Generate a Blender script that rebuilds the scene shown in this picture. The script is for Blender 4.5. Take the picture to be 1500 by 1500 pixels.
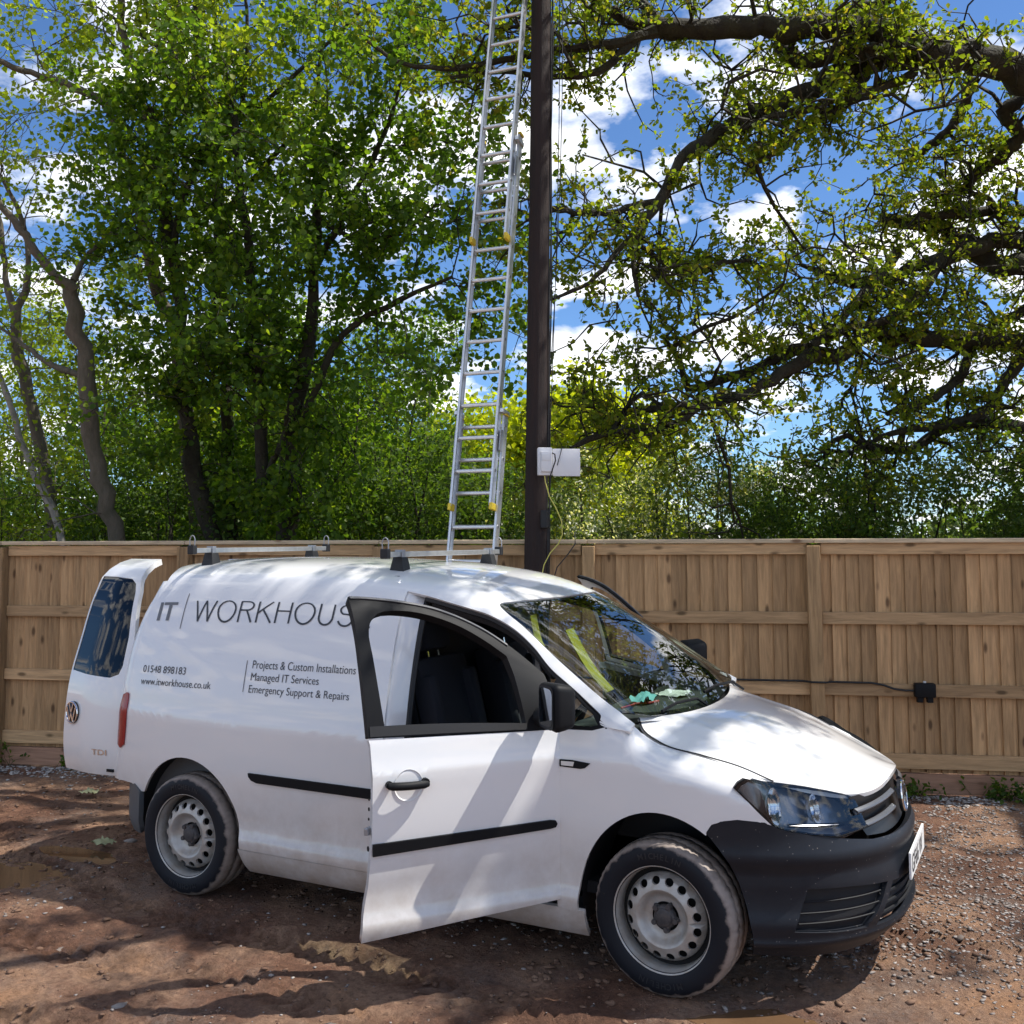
import bpy, bmesh, math, random
import numpy as np
from mathutils import Vector, Matrix

for o in list(bpy.data.objects): bpy.data.objects.remove(o, do_unlink=True)
SC = bpy.context.scene
COL = SC.collection
R = math.radians

# ------------------------------------------------------------------ camera
cd = bpy.data.cameras.new('camera'); CAM = bpy.data.objects.new('camera', cd); COL.objects.link(CAM)
cd.sensor_width = 36; cd.lens = 35.82; cd.shift_y = -0.0511; cd.clip_start = .05; cd.clip_end = 3000
yaw, pitch, roll = 2.04928, .07733, -.003486
cf = Vector((math.cos(yaw)*math.cos(pitch), math.sin(yaw)*math.cos(pitch), math.sin(pitch)))
cr = Vector((math.sin(yaw), -math.cos(yaw), 0)); cu = cr.cross(cf)
cr2 = cr*math.cos(roll)+cu*math.sin(roll); cu2 = -cr*math.sin(roll)+cu*math.cos(roll)
m = Matrix((cr2, cu2, -cf)).transposed().to_4x4(); m.translation = Vector((1.4737, -5.0408, 1.9011))
CAM.matrix_world = m
SC.camera = CAM

# ------------------------------------------------------------------ sky, sun, exposure
SUN_EL, SUN_HEAD = R(56), R(30)
W = bpy.data.worlds.new('World'); SC.world = W; W.use_nodes = True
nt = W.node_tree; N = nt.nodes; L = nt.links; N.clear()
out = N.new('ShaderNodeOutputWorld'); bg = N.new('ShaderNodeBackground'); bg.inputs['Strength'].default_value = .115
sky = N.new('ShaderNodeTexSky'); sky.sky_type = 'NISHITA'; sky.sun_disc = False
sky.sun_elevation = SUN_EL; sky.sun_rotation = R(90)-SUN_HEAD; sky.air_density = .85; sky.dust_density = .15; sky.ozone_density = 4.0
tc = N.new('ShaderNodeTexCoord'); sep = N.new('ShaderNodeSeparateXYZ'); L.new(tc.outputs['Generated'], sep.inputs[0])
mx = N.new('ShaderNodeMath'); mx.operation = 'MAXIMUM'; mx.inputs[1].default_value = 0; L.new(sep.outputs['Z'], mx.inputs[0])
ad = N.new('ShaderNodeMath'); ad.operation = 'ADD'; ad.inputs[1].default_value = .22; L.new(mx.outputs[0], ad.inputs[0])
vd = N.new('ShaderNodeVectorMath'); vd.operation = 'DIVIDE'; cmb = N.new('ShaderNodeCombineXYZ')
for i in range(3): L.new(ad.outputs[0], cmb.inputs[i])
L.new(tc.outputs['Generated'], vd.inputs[0]); L.new(cmb.outputs[0], vd.inputs[1])
cn = N.new('ShaderNodeTexNoise'); cn.inputs['Scale'].default_value = 3.1; cn.inputs['Detail'].default_value = 9; cn.inputs['Roughness'].default_value = .54
mp = N.new('ShaderNodeMapping'); mp.inputs['Location'].default_value = (3.1, 1.7, 0); mp.inputs['Scale'].default_value = (1, 1, .0)
L.new(vd.outputs[0], mp.inputs['Vector']); L.new(mp.outputs[0], cn.inputs['Vector'])
rp = N.new('ShaderNodeValToRGB'); rp.color_ramp.elements[0].position = .495; rp.color_ramp.elements[1].position = .585
L.new(cn.outputs['Fac'], rp.inputs[0])
cn2 = N.new('ShaderNodeTexNoise'); cn2.inputs['Scale'].default_value = 7; cn2.inputs['Detail'].default_value = 5; L.new(mp.outputs[0], cn2.inputs['Vector'])
rc = N.new('ShaderNodeValToRGB'); rc.color_ramp.elements[0].color = (6.0, 6.3, 6.9, 1); rc.color_ramp.elements[1].color = (11.0, 11.0, 11.0, 1)
rc.color_ramp.elements[0].position = .35; rc.color_ramp.elements[1].position = .6; L.new(cn2.outputs['Fac'], rc.inputs[0])
tint = N.new('ShaderNodeMixRGB'); tint.blend_type = 'MULTIPLY'; tint.inputs[0].default_value = 1; tint.inputs[2].default_value = (.66, .83, 1.0, 1); L.new(sky.outputs[0], tint.inputs[1])
mix = N.new('ShaderNodeMixRGB'); L.new(rp.outputs[0], mix.inputs['Fac']); L.new(tint.outputs[0], mix.inputs[1]); L.new(rc.outputs[0], mix.inputs[2])
L.new(mix.outputs[0], bg.inputs['Color']); L.new(bg.outputs[0], out.inputs['Surface'])

sd = bpy.data.lights.new('sun', 'SUN'); sd.energy = 4.6; sd.angle = R(.53); sd.color = (1, .955, .88)
SUN = bpy.data.objects.new('sun', sd); COL.objects.link(SUN)
sv = Vector((math.cos(SUN_HEAD)*math.cos(SUN_EL), math.sin(SUN_HEAD)*math.cos(SUN_EL), math.sin(SUN_EL)))
SUN.rotation_euler = sv.to_track_quat('Z', 'Y').to_euler(); SUN.location = sv*60

SC.view_settings.view_transform = 'Standard'; SC.view_settings.look = 'None'
SC.view_settings.exposure = .55; SC.view_settings.gamma = 1; SC.view_settings.use_curve_mapping = False
cy = SC.cycles
cy.use_denoising = True; cy.max_bounces = 7; cy.diffuse_bounces = 3; cy.glossy_bounces = 3; cy.transmission_bounces = 4
cy.transparent_max_bounces = 10; cy.use_adaptive_sampling = True; cy.adaptive_threshold = .015; cy.caustics_reflective = False; cy.caustics_refractive = False
cy.sample_clamp_indirect = 6

# ------------------------------------------------------------------ materials
MATS = {}
def mat(name, col, rough=.5, metal=0, var=0, scale=8, bump=0, bscale=60, coat=0, spec=.5, col2=None, detail=5, stretch=None):
    """principled material; var mixes towards col2 (or a darker col) by object-space noise"""
    if name in MATS: return MATS[name]
    m = bpy.data.materials.new(name); m.use_nodes = True; MATS[name] = m
    n, l = m.node_tree.nodes, m.node_tree.links
    b = n['Principled BSDF']; c = (*col, 1)
    b.inputs['Base Color'].default_value = c; b.inputs['Roughness'].default_value = rough; b.inputs['Metallic'].default_value = metal
    b.inputs['Coat Weight'].default_value = coat; b.inputs['Coat Roughness'].default_value = .04; b.inputs['Specular IOR Level'].default_value = spec
    t = n.new('ShaderNodeTexCoord'); vec = t.outputs['Object']
    if stretch:
        mpn = n.new('ShaderNodeMapping'); mpn.inputs['Scale'].default_value = stretch; l.new(vec, mpn.inputs['Vector']); vec = mpn.outputs[0]
    if var:
        q = n.new('ShaderNodeTexNoise'); q.inputs['Scale'].default_value = scale; q.inputs['Detail'].default_value = detail; q.inputs['Roughness'].default_value = .62
        l.new(vec, q.inputs['Vector'])
        r = n.new('ShaderNodeValToRGB'); r.color_ramp.elements[0].position = .5-.5*min(.9, .35); r.color_ramp.elements[1].position = .68
        c2 = col2 or tuple(v*.55 for v in col)
        cc = tuple(a*(1-var)+b_*var for a, b_ in zip(col, c2))
        r.color_ramp.elements[0].color = c; r.color_ramp.elements[1].color = (*cc, 1)
        l.new(q.outputs['Fac'], r.inputs[0]); l.new(r.outputs[0], b.inputs['Base Color'])
    if bump:
        q = n.new('ShaderNodeTexNoise'); q.inputs['Scale'].default_value = bscale; q.inputs['Detail'].default_value = 6; l.new(vec, q.inputs['Vector'])
        bp = n.new('ShaderNodeBump'); bp.inputs['Strength'].default_value = bump; bp.inputs['Distance'].default_value = .02
        l.new(q.outputs['Fac'], bp.inputs['Height']); l.new(bp.outputs[0], b.inputs['Normal'])
    return m
def glass(name, tint, refl=1.0, ior=1.5):
    if name in MATS: return MATS[name]
    m = bpy.data.materials.new(name); m.use_nodes = True; MATS[name] = m
    n, l = m.node_tree.nodes, m.node_tree.links; n.clear()
    o = n.new('ShaderNodeOutputMaterial'); t = n.new('ShaderNodeBsdfTransparent'); t.inputs[0].default_value = (*tint, 1)
    g = n.new('ShaderNodeBsdfGlossy'); g.inputs['Roughness'].default_value = .0; g.inputs[0].default_value = (refl, refl, refl, 1)
    f = n.new('ShaderNodeFresnel'); f.inputs['IOR'].default_value = ior
    x = n.new('ShaderNodeMixShader'); l.new(f.outputs[0], x.inputs[0]); l.new(t.outputs[0], x.inputs[1]); l.new(g.outputs[0], x.inputs[2]); l.new(x.outputs[0], o.inputs[0])
    return m
def leafmat(name, c0, c1, c2, trans=.5):
    """leaf: random colour per leaf, diffuse + light passing through the blade"""
    m = bpy.data.materials.new(name); m.use_nodes = True; MATS[name] = m
    n, l = m.node_tree.nodes, m.node_tree.links
    o = n['Material Output']; b = n['Principled BSDF']; b.inputs['Roughness'].default_value = .5; b.inputs['Specular IOR Level'].default_value = .18
    a = n.new('ShaderNodeAttribute'); a.attribute_name = 'rnd'
    r = n.new('ShaderNodeValToRGB'); e = r.color_ramp.elements; e[0].color = (*c0, 1); e[1].color = (*c2, 1); x = e.new(.55); x.color = (*c1, 1)
    l.new(a.outputs['Fac'], r.inputs[0]); l.new(r.outputs[0], b.inputs['Base Color'])
    t = n.new('ShaderNodeBsdfTranslucent'); g = n.new('ShaderNodeMixRGB'); g.blend_type = 'MULTIPLY'; g.inputs[0].default_value = 1
    g.inputs[2].default_value = (3.3, 3.1, .9, 1); l.new(r.outputs[0], g.inputs[1]); l.new(g.outputs[0], t.inputs[0])
    mxs = n.new('ShaderNodeMixShader'); mxs.inputs[0].default_value = trans
    l.new(b.outputs[0], mxs.inputs[1]); l.new(t.outputs[0], mxs.inputs[2]); l.new(mxs.outputs[0], o.inputs[0])
    return m
def paint():
    """white van paint with a thin film of road dust in uneven splashes low on the doors and sills"""
    m = bpy.data.materials.new('white_paint'); m.use_nodes = True; MATS['white_paint'] = m
    n, l = m.node_tree.nodes, m.node_tree.links; b = n['Principled BSDF']
    b.inputs['Roughness'].default_value = .3; b.inputs['Coat Weight'].default_value = 1; b.inputs['Coat Roughness'].default_value = .015
    t = n.new('ShaderNodeTexCoord'); q = n.new('ShaderNodeTexNoise'); q.inputs['Scale'].default_value = 7; q.inputs['Detail'].default_value = 10; q.inputs['Roughness'].default_value = .7
    l.new(t.outputs['Object'], q.inputs['Vector'])
    s = n.new('ShaderNodeSeparateXYZ'); l.new(t.outputs['Object'], s.inputs[0])
    mr = n.new('ShaderNodeMapRange'); mr.inputs['From Min'].default_value = .75; mr.inputs['From Max'].default_value = .22; l.new(s.outputs['Z'], mr.inputs['Value'])
    mu = n.new('ShaderNodeMath'); mu.operation = 'MULTIPLY'; l.new(mr.outputs[0], mu.inputs[0]); l.new(q.outputs['Fac'], mu.inputs[1])
    r = n.new('ShaderNodeValToRGB'); e = r.color_ramp.elements; e[0].position = .05; e[0].color = (.76, .755, .745, 1); e[1].position = .66; e[1].color = (.40, .33, .27, 1)
    l.new(mu.outputs[0], r.inputs[0]); l.new(r.outputs[0], b.inputs['Base Color'])
    return m
WHITE = paint()
BLACKP = mat('black_plastic', (.009, .0095, .011), .55, var=.4, scale=30, col2=(.013, .013, .013), spec=.14)
GREYP = mat('bumper_plastic', (.010, .0125, .018), .44, var=.5, scale=14, col2=(.018, .019, .024), spec=.3, bump=.05, bscale=400)
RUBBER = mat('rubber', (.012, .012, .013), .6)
CHROME = mat('chrome', (.75, .76, .78), .12, 1)
ALU = mat('aluminium', (.72, .73, .74), .38, .9, var=.35, scale=25, col2=(.5, .5, .5))
STEEL = mat('wheel_steel', (.50, .50, .48), .42, .35, var=.8, scale=16, col2=(.36, .30, .24))
DARKIN = mat('dark_interior', (.012, .012, .014), .7)
SEATM = mat('seat_cloth', (.016, .017, .024), .85, bump=.2, bscale=300)
GLASSC = glass('clear_glass', (.74, .86, .80))
WSGL = glass('windscreen_glass', (.72, .84, .78), 1.0, 1.85)
GLASSD = glass('privacy_glass', (.05, .06, .06))
LENS = glass('lamp_lens', (.90, .93, .95), 1.0, 1.5)
INK = mat('vinyl_letter', (.035, .037, .045), .5)
YEL = mat('yellow_strap', (.34, .30, .015), .7, var=.5, scale=20)
MIRR = mat('mirror_glass', (.85, .86, .87), .02, 1)

def speckle(m, col, scale, thr):
    """small dried mud spots flung over a plastic part"""
    n, l = m.node_tree.nodes, m.node_tree.links; b = n['Principled BSDF']; t = n.new('ShaderNodeTexCoord'); v = n.new('ShaderNodeTexVoronoi'); v.inputs['Scale'].default_value = scale; l.new(t.outputs['Object'], v.inputs['Vector'])
    q = n.new('ShaderNodeTexNoise'); q.inputs['Scale'].default_value = 3.5; q.inputs['Detail'].default_value = 4; l.new(t.outputs['Object'], q.inputs['Vector'])
    s = n.new('ShaderNodeMath'); s.operation = 'MULTIPLY'; s.inputs[1].default_value = thr; l.new(q.outputs['Fac'], s.inputs[0]); c = n.new('ShaderNodeMath'); c.operation = 'LESS_THAN'; l.new(v.outputs['Distance'], c.inputs[0]); l.new(s.outputs[0], c.inputs[1])
    x = n.new('ShaderNodeMixRGB'); x.inputs[2].default_value = (*col, 1); old = b.inputs['Base Color'].links[0].from_socket; l.new(c.outputs[0], x.inputs[0]); l.new(old, x.inputs[1]); l.new(x.outputs[0], b.inputs['Base Color'])
speckle(GREYP, (.20, .18, .165), 38, .15)
# ------------------------------------------------------------------ object helpers
def link(name, me, mats, parent=None):
    o = bpy.data.objects.new(name, me); COL.objects.link(o)
    for q in (mats if isinstance(mats, (list, tuple)) else [mats]): me.materials.append(q)
    if parent: o.parent = parent
    return o
def empty(name, loc=(0, 0, 0)):
    o = bpy.data.objects.new(name, None); o.location = loc; COL.objects.link(o); return o
def tag(o, label=None, cat=None, group=None, kind=None):
    for k, v in (('label', label), ('category', cat), ('group', group), ('kind', kind)):
        if v: o[k] = v
    return o
def mesh(name, v, f, smooth=False):
    me = bpy.data.meshes.new(name); me.from_pydata([tuple(map(float, q)) for q in v], [], [tuple(map(int, q)) for q in f]); me.update()
    if smooth: me.polygons.foreach_set('use_smooth', [True]*len(me.polygons))
    return me
def quick(name, V, F4, mats, parent=None, smooth=False, rnd=None):
    """big mesh from numpy arrays: V (n,3), F4 list of (k,m) int arrays of k-gons"""
    me = bpy.data.meshes.new(name)
    F4 = [f for f in F4 if len(f)]
    nl = sum(f.size for f in F4); nf = sum(len(f) for f in F4)
    me.vertices.add(len(V)); me.vertices.foreach_set('co', np.ascontiguousarray(V, np.float32).ravel())
    me.loops.add(nl); me.loops.foreach_set('vertex_index', np.concatenate([f.ravel() for f in F4]).astype(np.int32))
    tot = np.concatenate([np.full(len(f), f.shape[1]) for f in F4]); st = np.concatenate([[0], np.cumsum(tot)[:-1]])
    me.polygons.add(nf); me.polygons.foreach_set('loop_start', st.astype(np.int32))
    me.polygons.foreach_set('loop_total', tot.astype(np.int32))
    if smooth: me.polygons.foreach_set('use_smooth', np.ones(nf, bool))
    me.update(calc_edges=True)
    if rnd is not None:
        a = me.attributes.new('rnd', 'FLOAT', 'POINT'); a.data.foreach_set('value', np.asarray(rnd, np.float32))
    return link(name, me, mats, parent)
class MB:
    """collects boxes, tubes and lathes into one mesh"""
    def __init__(s): s.v = []; s.f = []
    def add(s, v, f):
        k = len(s.v); s.v += [tuple(q) for q in v]; s.f += [tuple(i+k for i in q) for q in f]; return s
    def box(s, c, d, rot=None, bev=0):
        x, y, z = [q/2 for q in d]; c = Vector(c)
        bm = bmesh.new(); bmesh.ops.create_cube(bm, size=1, matrix=Matrix.Diagonal((*d, 1)))
        if bev: bmesh.ops.bevel(bm, geom=bm.edges[:], offset=bev, segments=2, affect='EDGES', profile=.6)
        M = rot or Matrix.Identity(3); bm.verts.index_update()
        s.add([c+M@q.co for q in bm.verts], [[q.index for q in f.verts] for f in bm.faces]); bm.free(); return s
    def tube(s, pts, rad, n=8, cap=True):
        P = [Vector(q) for q in pts]; rad = rad if isinstance(rad, (list, tuple)) else [rad]*len(P)
        k = len(s.v); t0 = (P[1]-P[0]).normalized(); up = t0.orthogonal().normalized()
        for i, q in enumerate(P):
            t = (P[min(i+1, len(P)-1)]-P[max(i-1, 0)]).normalized(); up = (up-t*up.dot(t)).normalized(); w = t.cross(up)
            for j in range(n):
                a = 2*math.pi*j/n; s.v.append(tuple(q+(up*math.cos(a)+w*math.sin(a))*rad[i]))
        for i in range(len(P)-1):
            for j in range(n): a, b = k+i*n+j, k+i*n+(j+1) % n; s.f.append((a, b, b+n, a+n))
        if cap: s.f.append(tuple(k+j for j in reversed(range(n)))); s.f.append(tuple(k+(len(P)-1)*n+j for j in range(n)))
        return s
    def build(s, name, mats, parent=None, smooth=False):
        me = mesh(name, s.v, s.f, smooth)
        if smooth:
            try: me.set_sharp_from_angle(angle=R(38))
            except Exception: pass
        return link(name, me, mats, parent)
# ------------------------------------------------------------------ ground
rng = np.random.default_rng(7)
LAT = rng.random((256, 256))
def vnoise(x, y):
    xi = np.floor(x).astype(int); yi = np.floor(y).astype(int); fx = x-xi; fy = y-yi
    fx = fx*fx*(3-2*fx); fy = fy*fy*(3-2*fy); g = lambda a, b: LAT[a & 255, b & 255]
    return (g(xi, yi)*(1-fx)+g(xi+1, yi)*fx)*(1-fy)+(g(xi, yi+1)*(1-fx)+g(xi+1, yi+1)*fx)*fy
def fbm(x, y, o=4, s=1.0):
    a = 0; w = 1; t = 0
    for i in range(o): a = a+w*vnoise(x*s+17*i, y*s+31*i); t += w; w *= .5; s *= 2.03
    return a/t-.5
TRACKS = [([(-6, -2.3), (-3.5, -1.75), (-2.0, -1.55), (-.6, -1.62), (.8, -1.2), (3, -.9)], .20), ([(-5.5, -3.4), (-3.2, -2.5), (-1.6, -2.05), (-.2, -2.1), (1.2, -1.6), (3, -1.4)], .20),
          ([(-5.0, -.4), (-4.0, -.8), (-2.68, -1.15), (-1.4, -1.12), (-.2, -1.28)], .18), ([(.2, .1), (1.0, .35), (2.0, .2), (3.2, -.2)], .2)]
PUDDLES = [((-3.85, -1.06), .34, .12), ((.52, -.88), .36, .09), ((-3.75, -.60), .30, .06)]
def gheight(x, y):
    h = .050*fbm(x, y, 5, .9)+.034*fbm(x+9, y+4, 4, 3.2)+.026*fbm(x, y, 3, 9)+.020*fbm(x+3, y+8, 2, 23)*np.clip(fbm(x+5, y+2, 2, 1.3)*4+.7, .25, 1.6)
    for pts, wd in TRACKS:
        best = np.full(x.shape, 9.); along = np.zeros(x.shape); side = np.zeros(x.shape); acc = 0
        for (x0, y0), (x1, y1) in zip(pts[:-1], pts[1:]):
            dx, dy = x1-x0, y1-y0; ll = math.hypot(dx, dy); t = np.clip(((x-x0)*dx+(y-y0)*dy)/ll**2, 0, 1)
            d = np.hypot(x-x0-t*dx, y-y0-t*dy); s = ((x-x0)*dy-(y-y0)*dx)/ll; m = d < best
            best = np.where(m, d, best); along = np.where(m, acc+t*ll, along); side = np.where(m, s, side); acc += ll
        k = np.clip(1-(best/(wd*.62))**4, 0, 1); rim = np.exp(-((best-wd*.72)/.05)**2)
        h = h-.014*k+.006*rim+k*.014*np.sign(np.sin((along+np.abs(side)*.7)*2*math.pi/.085))*(np.abs(side) > .015)
    for (px, py), rx, ry in PUDDLES:
        d = np.hypot((x-px)/(rx*1.4), (y-py)/(ry*2.0)); h = h*np.clip(d, .15, 1)-.022*np.clip(1.25-d, 0, 1)
    for wx in (0, -2.682):
        for wy in (-.77, .77):
            k = np.exp(-(((x-wx)/.32)**2+((y-wy)/.22)**2)**2); h = h*(1-k)+.0*k
    return h
def axis(lo, hi, a, b, fine, mid):
    c = [a]
    while c[-1] < b: c.append(c[-1]+fine)
    s = mid; x = c[-1]
    while x < hi: x += s; s *= 1.22; c.append(x)
    s = mid; x = a; pre = []
    while x > lo: x -= s; s *= 1.22; pre.append(x)
    return np.array(pre[::-1]+c)
gx = axis(-160, 160, -5.6, 2.4, .024, .05); gy = axis(-60, 220, -2.9, 1.2, .024, .05)
X, Y = np.meshgrid(gx, gy, indexing='ij')
far = np.clip((np.hypot(X+1.5, Y)-9)/20, 0, 1)
Z = gheight(X, Y)*(1-far)
nx, ny = X.shape; idx = np.arange(nx*ny).reshape(nx, ny)
GF = np.stack([idx[:-1, :-1], idx[1:, :-1], idx[1:, 1:], idx[:-1, 1:]], -1).reshape(-1, 4)
def groundmat():
    m = bpy.data.materials.new('red_dirt'); m.use_nodes = True; n, l = m.node_tree.nodes, m.node_tree.links; b = n['Principled BSDF']
    b.inputs['Specular IOR Level'].default_value = .25
    t = n.new('ShaderNodeTexCoord')
    def noise(sc, det, ro=.6):
        q = n.new('ShaderNodeTexNoise'); q.inputs['Scale'].default_value = sc; q.inputs['Detail'].default_value = det; q.inputs['Roughness'].default_value = ro; l.new(t.outputs['Object'], q.inputs['Vector']); return q
    def ramp(src, stops):
        r = n.new('ShaderNodeValToRGB'); e = r.color_ramp.elements
        e[0].position, e[0].color = stops[0][0], (*stops[0][1], 1); e[1].position, e[1].color = stops[-1][0], (*stops[-1][1], 1)
        for ps, c in stops[1:-1]: k = e.new(ps); k.color = (*c, 1)
        l.new(src, r.inputs[0]); return r
    a = ramp(noise(1.1, 8, .65).outputs['Fac'], [(.34, (.140, .070, .046)), (.46, (.260, .138, .088)), (.55, (.420, .260, .172)), (.68, (.520, .290, .160))])
    c = ramp(noise(30, 8, .78).outputs['Fac'], [(.30, (.36, .33, .32)), (.50, (.95, .92, .90)), (.70, (1.5, 1.47, 1.43))])
    mu = n.new('ShaderNodeMixRGB'); mu.blend_type = 'MULTIPLY'; mu.inputs[0].default_value = .85; l.new(a.outputs[0], mu.inputs[1]); l.new(c.outputs[0], mu.inputs[2])
    v = n.new('ShaderNodeTexVoronoi'); v.inputs['Scale'].default_value = 75; l.new(t.outputs['Object'], v.inputs['Vector'])
    gr = ramp(v.outputs['Color'], [(.2, (.10, .085, .075)), (.8, (.34, .30, .27))])
    gm = ramp(noise(.8, 5, .7).outputs['Fac'], [(.5, (0, 0, 0)), (.62, (1, 1, 1))])
    mg = n.new('ShaderNodeMixRGB'); mf = n.new('ShaderNodeMath'); mf.operation = 'MULTIPLY'; mf.inputs[1].default_value = .45
    l.new(gm.outputs[0], mf.inputs[0]); l.new(mf.outputs[0], mg.inputs[0]); l.new(mu.outputs[0], mg.inputs[1]); l.new(gr.outputs[0], mg.inputs[2])
    l.new(mg.outputs[0], b.inputs['Base Color'])
    rr = ramp(noise(2.2, 4).outputs['Fac'], [(.35, (.55, .55, .55)), (.6, (.95, .95, .95))]); l.new(rr.outputs[0], b.inputs['Roughness'])
    bp = n.new('ShaderNodeBump'); bp.inputs['Strength'].default_value = 1.0; bp.inputs['Distance'].default_value = .06
    l.new(noise(34, 12, .8).outputs['Fac'], bp.inputs['Height']); l.new(bp.outputs[0], b.inputs['Normal'])
    return m
ground = quick('ground', np.stack([X, Y, Z], -1).reshape(-1, 3), [GF], groundmat(), smooth=True)
tag(ground, 'bare reddish brown dirt yard with tyre ruts and scattered gravel', kind='structure')
WATER = mat('muddy_water', (.15, .085, .045), .03, spec=.7, var=.5, scale=3)
for i, ((px, py), rx, ry) in enumerate(PUDDLES):
    v = [(px, py, 0)]; n_ = 40
    for k in range(n_):
        a = 2*math.pi*k/n_; q = 1.25+.35*float(fbm(np.array([math.cos(a)*1.3+i*5]), np.array([math.sin(a)*1.3]), 3, 1.)[0])
        v.append((px+rx*q*math.cos(a)*1.1, py+ry*q*math.sin(a)*1.5, 0))
    zp = float(gheight(np.array([px]), np.array([py]))[0])+.012
    o = link('puddle', mesh('puddle', [(a, b, zp) for a, b, _ in v], [(0, k+1, (k+1) % n_+1) for k in range(n_)]), WATER)
    tag(o, ['shallow orange brown puddle at the left edge of the yard', 'muddy puddle in front of the front wheel', 'thin film of muddy water behind the rear wheel'][i], kind='structure')

# stones
def stone_shapes(k, seed):
    rg = np.random.default_rng(seed); bm = bmesh.new(); bmesh.ops.create_icosphere(bm, subdivisions=1, radius=1)
    v0 = np.array([q.co[:] for q in bm.verts]); f0 = np.array([[q.index for q in f.verts] for f in bm.faces]); bm.free()
    return [v0*(1+.28*rg.standard_normal((len(v0), 1)))*np.array([1, .70, .34]) for _ in range(k)], f0
SH, SF = stone_shapes(14, 3)
def stones(name, xy, sizes, mats, seed):
    rg = np.random.default_rng(seed); V = []; F = []; rnd = []
    zz = gheight(xy[:, 0], xy[:, 1])
    for i, (x, y) in enumerate(xy):
        a = rg.random()*6.28; s = sizes[i]; v = SH[rg.integers(14)]*s; c, q = math.cos(a), math.sin(a)
        w = np.stack([v[:, 0]*c-v[:, 1]*q+x, v[:, 0]*q+v[:, 1]*c+y, v[:, 2]+zz[i]+s*.18], -1); F.append(SF+len(V)*len(v)); V.append(w); rnd.append(np.full(len(v), rg.random()))
    return quick(name, np.concatenate(V), [np.concatenate(F)], mats, rnd=np.concatenate(rnd))
def stonemat(name, c0, c1):
    m = bpy.data.materials.new(name); m.use_nodes = True; n, l = m.node_tree.nodes, m.node_tree.links; b = n['Principled BSDF']; b.inputs['Roughness'].default_value = .8
    a = n.new('ShaderNodeAttribute'); a.attribute_name = 'rnd'; r = n.new('ShaderNodeValToRGB'); r.color_ramp.elements[0].color = (*c0, 1); r.color_ramp.elements[1].color = (*c1, 1)
    l.new(a.outputs['Fac'], r.inputs[0]); l.new(r.outputs[0], b.inputs['Base Color']); return m
GRAV = stonemat('gravel_stone', (.10, .075, .062), (.36, .32, .29))
rg = np.random.default_rng(21)
def scatter(n, x0, x1, y0, y1, dens):
    P = np.stack([rg.uniform(x0, x1, n), rg.uniform(y0, y1, n)], -1); return P[rg.random(n) < dens(P[:, 0], P[:, 1])]
d1 = lambda x, y: np.clip(.10+1.9*np.clip(fbm(x, y, 3, .9)+.02, 0, 1), 0, 1)
P1 = scatter(11000, -5.5, 2.2, -2.8, 1.0, d1)
g1 = stones('gravel', P1, .004+.012*rg.random(len(P1))**3, GRAV, 5); tag(g1, 'loose small gravel and grit scattered over the dirt yard', kind='stuff')
P2 = np.concatenate([scatter(15000, .3, 2.8, -.4, 3.2, lambda x, y: np.clip(1.25-abs(x-1.0-.3*np.sin(y*2))*.9, .08, 1)*np.clip((y+.4)/.5, .15, 1)), scatter(1500, -2.2, .3, -.7, .9, lambda x, y: x*0+.5)])
g2 = stones('gravel', P2, .005+.011*rg.random(len(P2))**2.4, GRAV, 6); tag(g2, 'grey gravel in front of the van and towards the right end of the fence', kind='stuff')
clodm = mat('dirt_clod', (.125, .072, .050), .95, var=.7, scale=6, col2=(.26, .165, .11), spec=.15)
PC = scatter(12000, -5.5, 2.4, -2.8, 1.0, lambda x, y: np.clip(.25+2.2*np.clip(fbm(x+4, y+7, 3, 1.1)+.03, 0, 1), 0, 1))
g4 = stones('dirt_clods', PC, .006+.020*rg.random(len(PC))**3, clodm, 9); tag(g4, 'crumbled clods of brown earth lying over the yard', kind='stuff')
fa = .3264; FE = np.array([math.cos(fa), math.sin(fa)]); FN = np.array([math.sin(fa), -math.cos(fa)]); F0 = np.array([1.19, 3.427])
S = rg.uniform(-8.8, 1.6, 3600); Q = np.abs(rg.normal(0, .22, 3600))+.03
P3 = F0+S[:, None]*FE+Q[:, None]*FN
g3 = stones('gravel', P3, .009+.014*rg.random(len(P3)), stonemat('pale_gravel', (.16, .14, .125), (.50, .47, .44)), 8); tag(g3, 'pale gravel strip along the foot of the fence', kind='stuff')
big = [(-1.95, -1.95, .034, 'pale loose stone on the dirt at the bottom left of the photo'), (-1.05, -1.72, .03, 'loose stone on the lit dirt below the open driver door corner'), (-3.72, -.27, .045, 'brown stone on the dirt just behind the rear wheel'),
       (-.15, -1.45, .026, 'small stone on the dirt left of the front tyre'), (1.05, .42, .045, 'dark rounded stone on the gravel right of the number plate'), (-2.75, -1.6, .03, 'small stone on the dirt left of the rear wheel ruts')]
for i, (x, y, s, lab) in enumerate(big):
    tag(stones('stone', np.array([[x, y]]), [s], GRAV, 50+i), lab, 'stone')

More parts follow.
